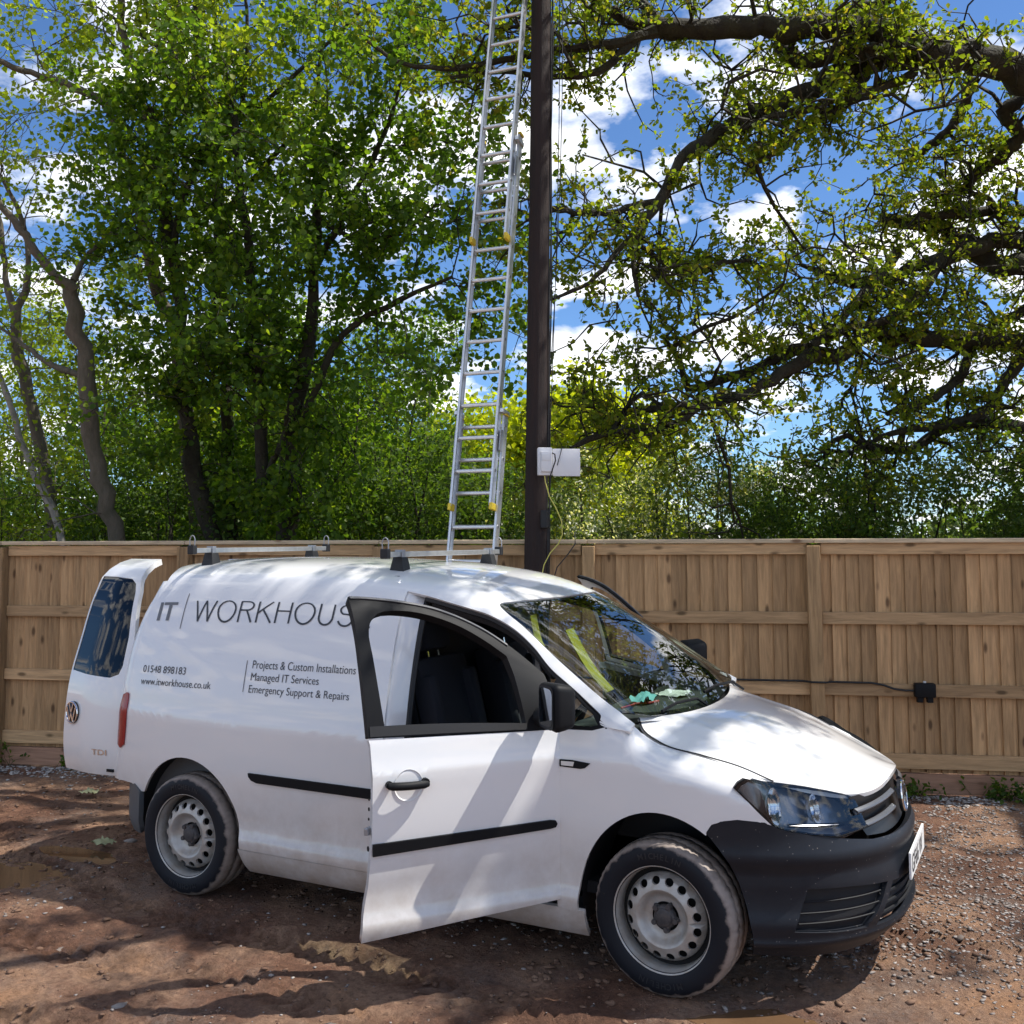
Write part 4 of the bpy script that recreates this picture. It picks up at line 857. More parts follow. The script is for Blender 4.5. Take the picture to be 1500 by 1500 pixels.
for mi, ang, lab in ((False, 51, 'driver'), (True, 38, 'passenger')):
    xf = dhinge(R(ang))
    door = panel('front_door', clean(dense(d_low, .05)), PS, WHITE, van, cell=(.05, .03), flange=.03, xf=xf, mirror=mi)
    door['label'] = 'white '+lab+' door swung open with its window wound down'
    panel('window_frame', clean(dense(fr_out, .06)), PS, BLACKP, door, holes=[clean(dense(fr_in, .06))], cell=(.06, .1), flange=.014 if mi else .045, off=.003, xf=xf, mirror=mi)
    panel('belt_seal', dense(T([(-.63, .12), (-1.335, .24), (-1.335, .55), (-.63, .46)]), .08), PS, RUBBER, door, cell=(.1, .1), flange=.03, off=.006, xf=xf, mirror=mi)
    panel('frame_edge_strip', clean(smooth_open(T([(-1.378, 5.25), (-1.328, 5.33), (-1.246, 5.45), (-1.122, 5.69), (-.992, 6.02), (-.88, 6.16), (-.756, 6.06), (-.66, 5.7)]), 3)+smooth_open(T([(-.66, 5.52), (-.756, 5.88), (-.88, 5.98), (-.992, 5.85), (-1.122, 5.53), (-1.246, 5.30), (-1.328, 5.19), (-1.372, 5.1)]), 3)), PS, mat('satin_trim', (.10, .10, .105), .3), door, cell=(.06, .1), flange=.006, off=.009, xf=xf, mirror=mi)
    panel('rub_strip', dense([(-1.327, .668), (-.53, .678), (-.505, .674), (-.497, .660), (-.505, .646), (-.53, .642), (-1.326, .620)], .06), PS, BLACKP, door, cell=(.08, .02), flange=.012, off=.011, xf=xf, mirror=mi)
    if mi: panel('inner_window_frame', clean(dense([(x_+(-.93-x_)*.02, t_-.01) for x_, t_ in fr_out], .06)), PS, WHITE, door, holes=[clean(dense([(x_+(-.93-x_)*-.01, t_) for x_, t_ in fr_in], .06))], cell=(.06, .1), flange=0, off=-.016, xf=xf, mirror=mi)
    # inner door: return edge and card
    panel('door_card', dense([(-.50, 1.05), (-.50, .36), (-1.33, .31), (-1.315, .5), (-1.305, .9), (-1.31, 1.06)], .08), PS, DARKIN, door, cell=(.1, .08), flange=0, off=-.085, xf=xf, mirror=mi)
    def edge(u, v, xf=xf, mi=mi):
        ol = np.array([(-1.3675, .287), (-1.361, .368), (-1.338, .495), (-1.328, .687), (-1.328, .93), (-1.334, 1.06), (-1.340, 1.08)]); t = .287+v*.793; x = herm(ol[:, 1], ol[:, 0], t)
        P = PS(x, t); P[:, 1] += .005+.085*u; P[:, 0] += .018*u**2; return place(P, xf, mi)
    patch('door_end', edge, 6, 20, WHITE, door)
    for z, rad in ((.80, .008), (.84, .006), (.76, .006), (.64, .011)):
        P = PS(np.array([-1.331]), np.array([z])); P[:, 1] += .04; a = place(P, xf, mi)[0]; P[:, 0] -= .004; b_ = place(P, xf, mi)[0]; MB().tube([tuple(a), tuple(b_)], rad, 8).build('door_end_bolt', BLACKP, door)
    P = PS(np.array([-1.332]), np.array([.715])); P[:, 1] += .035; MB().box(place(P, xf, mi)[0], (.02, .05, .03), None, .004).build('lock', mat('dull_steel', (.35, .36, .38), .45, .8), door)
    # handle: recessed cup and grip
    hc = (-1.178, .890)
    def cup(u, v, xf=xf, mi=mi):
        a = u*2*math.pi; r_ = v; x = hc[0]+.062*r_*np.cos(a); z = hc[1]+.064*r_*np.sin(a); P = PS(x, z); P[:, 1] += .0235*(1-r_**2)-.0035; return place(P, xf, mi)
    patch('handle_cup', cup, 28, 8, WHITE, door)
    hx = np.linspace(-1.272, -1.098, 12); hz_ = np.linspace(.9005, .892, 12); bow = .030*np.sin(np.linspace(.12, 1, 12)**.7*math.pi*.93)+.012
    P = PS(hx, hz_); P[:, 1] -= bow
    b = MB(); b.tube([tuple(q) for q in place(P, xf, mi)], [.013]+[.0165]*10+[.012], 10); b.build('door_handle', BLACKP, door, True)
    for hx_ in (-1.262, -1.108):
        P = PS(np.array([hx_, hx_]), np.array([.9, .9])); P[0, 1] += .01; P[1, 1] -= .022; MB().tube([tuple(q) for q in place(P, xf, mi)], .016, 10).build('handle_mount', BLACKP, door, True)
    P = PS(np.array([-1.255, -1.255]), np.array([.9, .9])); P[0, 1] -= .030; P[1, 1] -= .039; MB().tube([tuple(q) for q in place(P, xf, mi)], .009, 12).build('lock_barrel', CHROME, door, True)
    # mirror
    C = np.array([-.545, -1.005, 1.185]); bmm = bmesh.new(); bmesh.ops.create_cube(bmm, size=1, matrix=Matrix.Diagonal((.115, .185, .215, 1)))
    for q in bmm.verts:
        if q.co.x > 0: q.co.y *= .80; q.co.z *= .82
        if q.co.y > 0: q.co.z *= .93
    bmesh.ops.bevel(bmm, geom=bmm.edges[:], offset=.032, segments=4, affect='EDGES', profile=.5)
    V = np.array([q.co[:] for q in bmm.verts])+C; bmm.verts.index_update(); F_ = [[q.index for q in f.verts] for f in bmm.faces]; bmm.free(); V = place(V, xf, mi)
    mh = link('mirror', mesh('mirror', V, [f[::-1] for f in F_] if mi else F_, True), BLACKP, door)
    for sc_, off_, m_, nm in ((1.0, .0585, RUBBER, 'mirror_surround'), (.88, .0605, MIRR, 'mirror_glass')):
        ol = rrect(-.078*sc_, .074*sc_, -.092*sc_, .09*sc_, .03); V = np.array([(C[0]-off_+.0*a+.012*(a > 9), C[1]+a, C[2]+b_) for a, b_ in ol]); V[:, 0] += .10*(V[:, 1]-C[1])*.3
        link(nm, mesh(nm, place(V, xf, mi), [list(range(len(ol)))]), m_, door)
    P = np.array([(-.56, -.865, 1.12), (-.55, -.92, 1.125), (-.545, -.96, 1.13)]); MB().tube([tuple(q) for q in place(P, xf, mi)], [.045, .038, .034], 10).build('mirror_arm', BLACKP, door, True)
    def winch(V): return V
# ---- rear door, swung open
RZ = [.50, .55, .9, 1.06, 1.3, 1.6, 1.68, 1.735, 1.765, 1.785]; RXX = [-3.315, -3.33, -3.345, -3.325, -3.262, -3.165, -3.125, -3.06, -3.0, -2.93]
def PD(y, z):
    y, z = np.broadcast_arrays(np.asarray(y, float), np.asarray(z, float)); x = herm(RZ, RXX, z)+.10*(np.clip(-.45-y, 0, 1)/.35)**2; return np.stack([x, y, z], -1)
def rhinge(V, a=R(79)):
    V = np.asarray(V, float); q = V.copy(); dx, dy = V[:, 0]+3.25, V[:, 1]+.78; c, s = math.cos(a), math.sin(a); q[:, 0] = -3.25+c*dx-s*dy; q[:, 1] = -.78+s*dx+c*dy; return q
hedge_ = [(-.79, .55), (-.792, .8), (-.785, 1.06), (-.752, 1.3), (-.69, 1.6), (-.655, 1.70), (-.62, 1.76), (-.60, 1.782)]
rd_out = [(-.29, .55)]+hedge_+[(-.29, 1.782), (-.288, 1.5), (-.288, 1.1)]
wz = [(-.300, 1.125), (-.45, 1.112), (-.66, 1.102), (-.712, 1.122), (-.724, 1.17), (-.712, 1.33), (-.668, 1.58), (-.645, 1.64), (-.60, 1.668), (-.45, 1.678), (-.300, 1.678)]
rdoor = panel('rear_door', dense(rd_out, .05), PD, WHITE, van, holes=[dense(wz, .05)], cell=(.05, .04), flange=.035, xf=rhinge); rdoor['label'] = 'white rear door swung open with a dark tinted window'
panel('rear_window', dense([((y+.49)*1.02-.49, (z-1.38)*1.01+1.38) for y, z in wz], .05), PD, GLASSD, rdoor, cell=(.06, .05), flange=.004, off=-.004, xf=rhinge)
panel('window_backing', dense([((y+.49)*1.02-.49, (z-1.38)*1.01+1.38) for y, z in wz], .05), PD, mat('tint_film', (.012, .013, .014), .4), rdoor, cell=(.06, .05), flange=0, off=-.012, xf=rhinge)
panel('inner_skin', dense([(-.31, .57), (-.77, .57), (-.76, 1.06), (-.67, 1.6), (-.62, 1.72), (-.31, 1.72)], .08), PD, mat('grey_lining', (.10, .10, .10), .8), rdoor, cell=(.1, .1), flange=0, off=-.06, xf=rhinge)
e0 = rhinge(PD(np.array([-.385, -.385-.01, -.385]), np.array([.885, .885, .895]))); nb = rhinge(PD(np.array([-.385]), np.array([.885]))+np.array([[-1., 0, 0]]))[0]-e0[0]
emblem('rear_badge', van, e0[0]+nb*.006, nb, (0, 0, 1), .066).parent = rdoor
V, F_ = text_mesh('TDI', 1, .01); u = (V[:, 0]-V[:, 0].min())/np.ptp(V[:, 0]); v = (V[:, 1]-V[:, 1].min())/np.ptp(V[:, 1]); P = PD(-.585-.105*u, .665+.032*v); P[:, 0] -= .004
link('badge_lettering', mesh('badge_lettering', rhinge(P), F_), CHROME, rdoor)
P = PD(np.array([-.70]), np.array([.58])); MB().box(rhinge(P)[0], (.05, .012, .016)).build('door_stop', BLACKP, rdoor)
# closed left rear door
ld_out = [(-.285, .55), (-.285, 1.1), (-.285, 1.782)]+[(-y, z) for y, z in hedge_[::-1]]
PDL = lambda y, z: PD(-np.abs(y), z)*np.array([1, 1, 1.])*np.stack([np.ones_like(y), np.where(y > 0, -1, 1), np.ones_like(y)], -1)
o = panel('rear_door', dense(ld_out, .06), PDL, WHITE, van, cell=(.08, .05), flange=.03); o['label'] = 'closed left rear door'
# ---- roof bars
BAR = mat('galvanised_bar', (.52, .53, .52), .4, .8, var=.4, scale=30)
HB = lambda x: float(herm(HX, HZ, np.array([x]))[0])
for x_ in (-2.91, -1.56):
    zt = HB(x_)+.052
    bar = MB().box((x_, 0, zt), (.030, 1.26, .028), None, .003).build('roof_bar', BAR, van)
    for sy in (-1, 1):
        zf = float(PS(np.array([x_]), np.array([1.06+TS*6.9]))[0, 2]); yf = -float(PS(np.array([x_]), np.array([1.06+TS*6.9]))[0, 1])
        b = MB(); h = zt-.014-zf
        b.v = [(x_-.045, sy*(yf-.06), zf+.008), (x_+.045, sy*(yf-.06), zf+.008), (x_+.045, sy*(yf+.005), zf-.008), (x_-.045, sy*(yf+.005), zf-.008), (x_-.028, sy*(yf-.06), zt-.015), (x_+.028, sy*(yf-.06), zt-.015), (x_+.028, sy*(yf-.005), zt-.015), (x_-.028, sy*(yf-.005), zt-.015)]
        b.f = [(0, 1, 2, 3), (4, 5, 6, 7), (0, 1, 5, 4), (1, 2, 6, 5), (2, 3, 7, 6), (3, 0, 4, 7)]; b.build('bar_foot', RUBBER, bar)
        MB().box((x_, sy*(yf-.03), zt-.002), (.05, .03, .052), None, .003).build('clamp', mat('dull_steel', (.35, .36, .38), .45, .8), bar)
        ye = sy*.625; MB().box((x_, ye, zt+.004), (.045, .035, .052), None, .005).build('end_stop', RUBBER, bar)
        MB().tube([(x_-.018, ye, zt+.02), (x_-.02, ye, zt+.065), (x_-.012, ye, zt+.082), (x_, ye, zt+.088), (x_+.012, ye, zt+.082), (x_+.02, ye, zt+.065), (x_+.018, ye, zt+.02)], .0032, 6).build('ladder_hoop', mat('dull_steel', (.35, .36, .38), .45, .8), bar, True)
# ---- wheels
def lathe(prof, n, c, sgn, mod=None):
    V = []; F = []
    for i in range(n):
        a = 2*math.pi*i/n
        for j, (r_, d_) in enumerate(prof):
            rr_ = r_+(mod(i, j) if mod else 0); V.append((c[0]+rr_*math.cos(a), c[1]+sgn*d_, c[2]+rr_*math.sin(a)))
    m_ = len(prof)
    for i in range(n):
        for j in range(m_-1): a, b_ = i*m_+j, ((i+1) % n)*m_+j; F.append((a, b_, b_+1, a+1) if sgn < 0 else (a, a+1, b_+1, b_))
    return V, F
def tyremat():
    m = bpy.data.materials.new('tyre_rubber'); m.use_nodes = True; n, l = m.node_tree.nodes, m.node_tree.links; b = n['Principled BSDF']
    b.inputs['Roughness'].default_value = .6; b.inputs['Specular IOR Level'].default_value = .3; a = n.new('ShaderNodeAttribute'); a.attribute_name = 'rnd'; t = n.new('ShaderNodeTexCoord'); q = n.new('ShaderNodeTexNoise'); q.inputs['Scale'].default_value = 22; q.inputs['Detail'].default_value = 8
    l.new(t.outputs['Object'], q.inputs['Vector']); ad = n.new('ShaderNodeMath'); ad.operation = 'ADD'; l.new(a.outputs['Fac'], ad.inputs[0]); l.new(q.outputs['Fac'], ad.inputs[1])
    r = n.new('ShaderNodeValToRGB'); e = r.color_ramp.elements; e[0].position = .60; e[0].color = (.006, .0075, .012, 1); e[1].position = .96; e[1].color = (.30, .25, .215, 1); x = e.new(.78); x.color = (.21, .17, .145, 1)
    sc_ = n.new('ShaderNodeMath'); sc_.operation = 'MULTIPLY'; sc_.inputs[1].default_value = .8; l.new(ad.outputs[0], sc_.inputs[0]); l.new(sc_.outputs[0], r.inputs[0]); l.new(r.outputs[0], b.inputs['Base Color']); return m
TYRE = tyremat()
TPROF = [(.210, -.006), (.219, .002), (.226, .006), (.230, .0075), (.245, .011), (.262, .0125), (.280, .0115), (.294, .006), (.304, -.004), (.3115, -.016), (.315, -.032), (.3165, -.060), (.309, -.066), (.3175, -.072), (.318, -.100), (.3175, -.128), (.309, -.134), (.3165, -.140), (.315, -.168), (.3115, -.184), (.302, -.197), (.280, -.210), (.245, -.212), (.212, -.200)]
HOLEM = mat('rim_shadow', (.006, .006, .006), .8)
def wheel(x_, sgn, steer, label, face=.865):
    c = (0, 0, 0); wroot = empty('wheel'); wroot.parent = van; wroot['label'] = label
    wroot.location = (x_, sgn*face, .313); wroot.rotation_euler = (0, 0, steer)
    n_ = 180
    def mod(i, j): return -.0042 if (9 <= j <= 10 and i % 3 == 0) or (11 <= j <= 17 and (i+(j > 14)) % 4 == 0) else 0
    V, F = lathe(TPROF, n_, c, sgn, mod); mud = np.tile([0, 0, 0, 0, 0, .0, .05, .30, .66, .74, .72, .62, .3, .6, .6, .6, .3, .6, .65, .7, .4, .1, 0, 0], n_)
    ty = quick('tyre', np.array(V), [np.array(F)], TYRE, wroot, True, mud)
    RP = [(.205, -.030), (.2105, -.010), (.2135, -.002), (.2175, .002), (.2205, .000), (.2200, -.006), (.2150, -.008), (.2100, -.016), (.2060, -.030), (.2040, -.060), (.2030, -.085)]
    V, F = lathe(RP, 72, c, sgn); rim = link('rim', mesh('rim', V, F, True), STEEL, wroot)
    # disc with hand-holes, cut in (angle, radius)
    nh = 16; hol = []
    for k in range(nh): hol.append([((k+.5)*2*math.pi/nh+.126*math.cos(2*math.pi*q/14), .1530+.0162*math.sin(2*math.pi*q/14)) for q in range(14)])
    out_ = [(0, .1475), (0, .189)]; out_ = [(2*math.pi*k/64, .118) for k in range(65)]+[(2*math.pi*k/64, .180) for k in range(64, -1, -1)]
    def PF(a, r_): d_ = herm([.118, .126, .14, .16, .172, .180], [-.010, -.0105, -.015, -.025, -.036, -.058], r_); return np.stack([r_*np.cos(a), sgn*d_, r_*np.sin(a)], -1)
    bm_ = bmesh.new(); es = []
    for lp in [out_, *hol]:
        vs = [bm_.verts.new((a, r_*6, 0)) for a, r_ in lp]
        for i in range(len(vs)): es.append(bm_.edges.new((vs[i], vs[(i+1) % len(vs)])))
    bmesh.ops.triangle_fill(bm_, use_beauty=True, edges=es, normal=(0, 0, 1)); bm_.verts.index_update(); ab = np.array([q.co[:2] for q in bm_.verts]); Pq = PF(ab[:, 0], ab[:, 1]/6); ff = [[q.index for q in f.verts] for f in bm_.faces]
    bd = [(e.verts[0].index, e.verts[1].index) for e in bm_.edges if len(e.link_faces) == 1]; bm_.free(); Vv = Pq.tolist(); k0 = len(Vv); Vv += (Pq-np.array([0, sgn*.012, 0])).tolist(); ff += [[i, j, j+k0, i+k0] for i, j in bd]
    link('rim_disc', mesh('rim_disc', Vv, ff), STEEL, wroot)
    V, F = lathe([(.118, -.010), (.113, -.012), (.106, -.020), (.099, -.030), (.092, -.040), (.084, -.047), (.076, -.050), (.060, -.052)], 64, c, sgn); link('rim_dish', mesh('rim_dish', V, F, True), STEEL, wroot)
    V, F = lathe([(.2035, -.078), (.10, -.080), (.0, -.080)], 40, c, sgn); link('brake_shade_disc', mesh('brake_shade_disc', V, F, True), HOLEM, wroot)  # brake and wheel well floor, their shade put into a near-black colour
    hb_ = MB(); hub_out = []
    for k in range(60):
        a = 2*math.pi*k/60; hub_out.append(.046+.017*max(0, math.cos(5*a/1.0+.6))**2)
    HC_ = mat('hub_cap', (.035, .036, .040), .55, var=.6, scale=40, col2=(.11, .09, .08))
    for d_, f_ in ((-.052, 1.08), (-.034, 1.0), (-.031, .93), (-.030, .62), (-.026, .58), (-.024, .50), (-.0235, .05)):
        for k in range(60): a = 2*math.pi*k/60; hb_.v.append((hub_out[k]*f_*math.cos(a) if f_ > .7 else .06*f_*math.cos(a), sgn*d_, hub_out[k]*f_*math.sin(a) if f_ > .7 else .06*f_*math.sin(a)))
    for i in range(6):
        for k in range(60): a, b_ = i*60+k, i*60+(k+1) % 60; hb_.f.append((a, b_, b_+60, a+60) if sgn < 0 else (a, a+60, b_+60, b_))
    hb_.f.append(tuple(range(360, 420))); hb_.build('hub_cap', HC_, wroot, True)
    for k in range(5):
        a = (2*math.pi*k-.6)/5; MB().tube([(.051*math.cos(a), sgn*-.036, .051*math.sin(a)), (.051*math.cos(a), sgn*-.024, .051*math.sin(a))], [.0125, .011], 10).build('wheel_bolt', HC_, wroot, True)
    return wroot
WLAB = [(0, -1, -.067, 'muddy front wheel on the driver side'), (-2.682, -1, 0, 'muddy rear wheel on the driver side'), (0, 1, -.067, 'far front wheel'), (-2.682, 1, 0, 'far rear wheel')]
for x_, sg_, stq, lab in WLAB:
    w_ = wheel(x_, sg_, stq, lab)
    if sg_ < 0:   # raised maker's name on the sidewall
        for word, mid_ in (('MICHELIN', 90), ('MICHELIN', 270)):
            n_ = len(word); b = MB()
            for i, ch in enumerate(word):
                V, F_ = text_mesh(ch, .034, .0006, 'CENTER'); a = R(mid_-(i-(n_-1)/2)*5.4); ra = .2485
                Q = [((ra+y_)*math.cos(a)+x2*math.sin(a), -.0145, (ra+y_)*math.sin(a)-x2*math.cos(a)) for x2, y_, _ in V]; b.add(Q, F_)
            b.build('sidewall_lettering', mat('raised_rubber', (.014, .015, .019), .5), w_)
# ---- lettering on the driver-side panel, cut vinyl laid on the surface
def lettering(name, s, x0, x1, s0, s1, cap, off=0, m_=INK):
    V, F_ = text_mesh(s, 1.0, off); w0, w1 = V[:, 0].min(), V[:, 0].max(); hcap = .73
    x = x0+(V[:, 0]-w0)/(w1-w0)*(x1-x0); t = 1.06+TS*(s0+(s1-s0)*(x-x0)/(x1-x0)+V[:, 1]/hcap*cap)
    P = PS(x, t); n = fdn(PS, x, t); n = n*np.sign(np.median(-n[:, 1])); P = P+n*.0025
    o = link(name, mesh(name, P, F_), m_, qp[False]); o['kind'] = 'stuff'; return o
def vbar(name, x, sa, sb, w):
    t = np.linspace(1.06+TS*sa, 1.06+TS*sb, 10); V = np.concatenate([PS(np.full(10, x-w/2), t), PS(np.full(10, x+w/2), t)])+np.array([0, -.0025, .0005])
    return link(name, mesh(name, V, [(i, 10+i, 11+i, 1+i) for i in range(9)]), INK, qp[False])
lettering('title_lettering', 'IT', -3.055, -2.905, 2.665, 2.668, .85, .022, mat('vinyl_grey', (.13, .135, .145), .5))
vbar('title_bar', -2.838, 2.37, 4.02, .005)
def mono(word, x0, x1, s0, s1, cap, wd):
    """thin even-stroke capitals, each letter its own cut-out laid on the panel"""
    A = lambda cx, cy, rx, ry, a0, a1, n=20: [(cx+rx*math.cos(R(a0+(a1-a0)*i/n)), cy+ry*math.sin(R(a0+(a1-a0)*i/n))) for i in range(n+1)]
    G = {'W': (.98, [[(0, 1), (.25, 0), (.49, 1), (.73, 0), (.98, 1)]]), 'O': (.80, [A(.40, .5, .40, .52, 0, 360, 32)]), 'R': (.64, [[(.04, 0), (.04, 1), (.36, 1)]+A(.36, .76, .25, .24, 90, -90, 12)+[(.04, .52)], [(.34, .52), (.62, 0)]]),
         'K': (.66, [[(.04, 0), (.04, 1)], [(.62, 1), (.05, .38)], [(.24, .58), (.66, 0)]]), 'H': (.66, [[(.04, 0), (.04, 1)], [(.62, 0), (.62, 1)], [(.04, .52), (.62, .52)]]),
         'U': (.64, [[(.04, 1), (.04, .32)]+A(.32, .30, .28, .31, 180, 360, 14)+[(.60, 1)]]), 'S': (.62, [A(.31, .75, .25, .265, 20, 240, 14)+A(.31, .25, .28, .265, 75, -160, 16)]), 'E': (.55, [[(.52, 0), (.04, 0), (.04, 1), (.50, 1)], [(.04, .53), (.46, .53)]])}
    adv = [G[c][0]+.17 for c in word]; tot = sum(adv)-.17; u0 = 0
    for c, ad_ in zip(word, adv):
        b = MB()
        for st_ in G[c][1]:
            P2 = np.array(st_, float); d = np.gradient(P2, axis=0) if len(P2) > 2 else np.repeat(P2[1:]-P2[:-1], 2, 0)
            kx = (x1-x0)/tot
            for (a, b_), (c_, d_) in zip(st_[:-1], st_[1:]):
                L2 = math.hypot(c_-a, d_-b_)
                if L2 < 1e-6: continue
                nx_, ny_ = -(d_-b_)/L2*wd/2, (c_-a)/L2*wd/2; ex, ey = (c_-a)/L2*wd*.3, (d_-b_)/L2*wd*.3; n_ = max(1, int(L2/.25))
                for k in range(n_):
                    f0, f1 = k/n_, (k+1)/n_; e0 = -1 if k == 0 else 0; e1 = 1 if k == n_-1 else 0
                    qd = [(a+(c_-a)*f0+nx_+ex*e0, b_+(d_-b_)*f0+ny_+ey*e0), (a+(c_-a)*f0-nx_+ex*e0, b_+(d_-b_)*f0-ny_+ey*e0), (a+(c_-a)*f1-nx_+ex*e1, b_+(d_-b_)*f1-ny_+ey*e1), (a+(c_-a)*f1+nx_+ex*e1, b_+(d_-b_)*f1+ny_+ey*e1)]
                    x = np.array([x0+(u0+q[0])*kx for q in qd]); t = 1.06+TS*(s0+(s1-s0)*(x-x0)/(x1-x0)+np.array([q[1] for q in qd])*cap); P = PS(x, t); n3 = fdn(PS, x, t); n3 = n3*np.sign(np.median(-n3[:, 1])); P = P+n3*(.0025+.0002*len(b.f) % .0008)
                    k0 = len(b.v); b.v += [tuple(q) for q in P]; b.f.append((k0, k0+1, k0+2, k0+3))
        b.build('title_letter', INK, qp[False]); u0 += ad_
mono('WORKHOUSE', -2.752, -1.545, 2.66, 2.81, .90, .075)
lettering('contact_lettering', '01548 898183', -3.085, -2.727, .704, .744, .29, -.002)
lettering('contact_lettering', 'www.itworkhouse.co.uk', -3.088, -2.522, .213, .297, .29, -.002)
vbar('service_bar', -2.292, .302, 1.424, .004)
lettering('service_lettering', 'Projects & Custom Installations', -2.251, -1.587, 1.164, 1.243, .295, -.003)
lettering('service_lettering', 'Managed IT Services', -2.251, -1.806, .738, .778, .295, -.003)
lettering('service_lettering', 'Emergency Support & Repairs', -2.254, -1.608, .296, .329, .295, -.003)
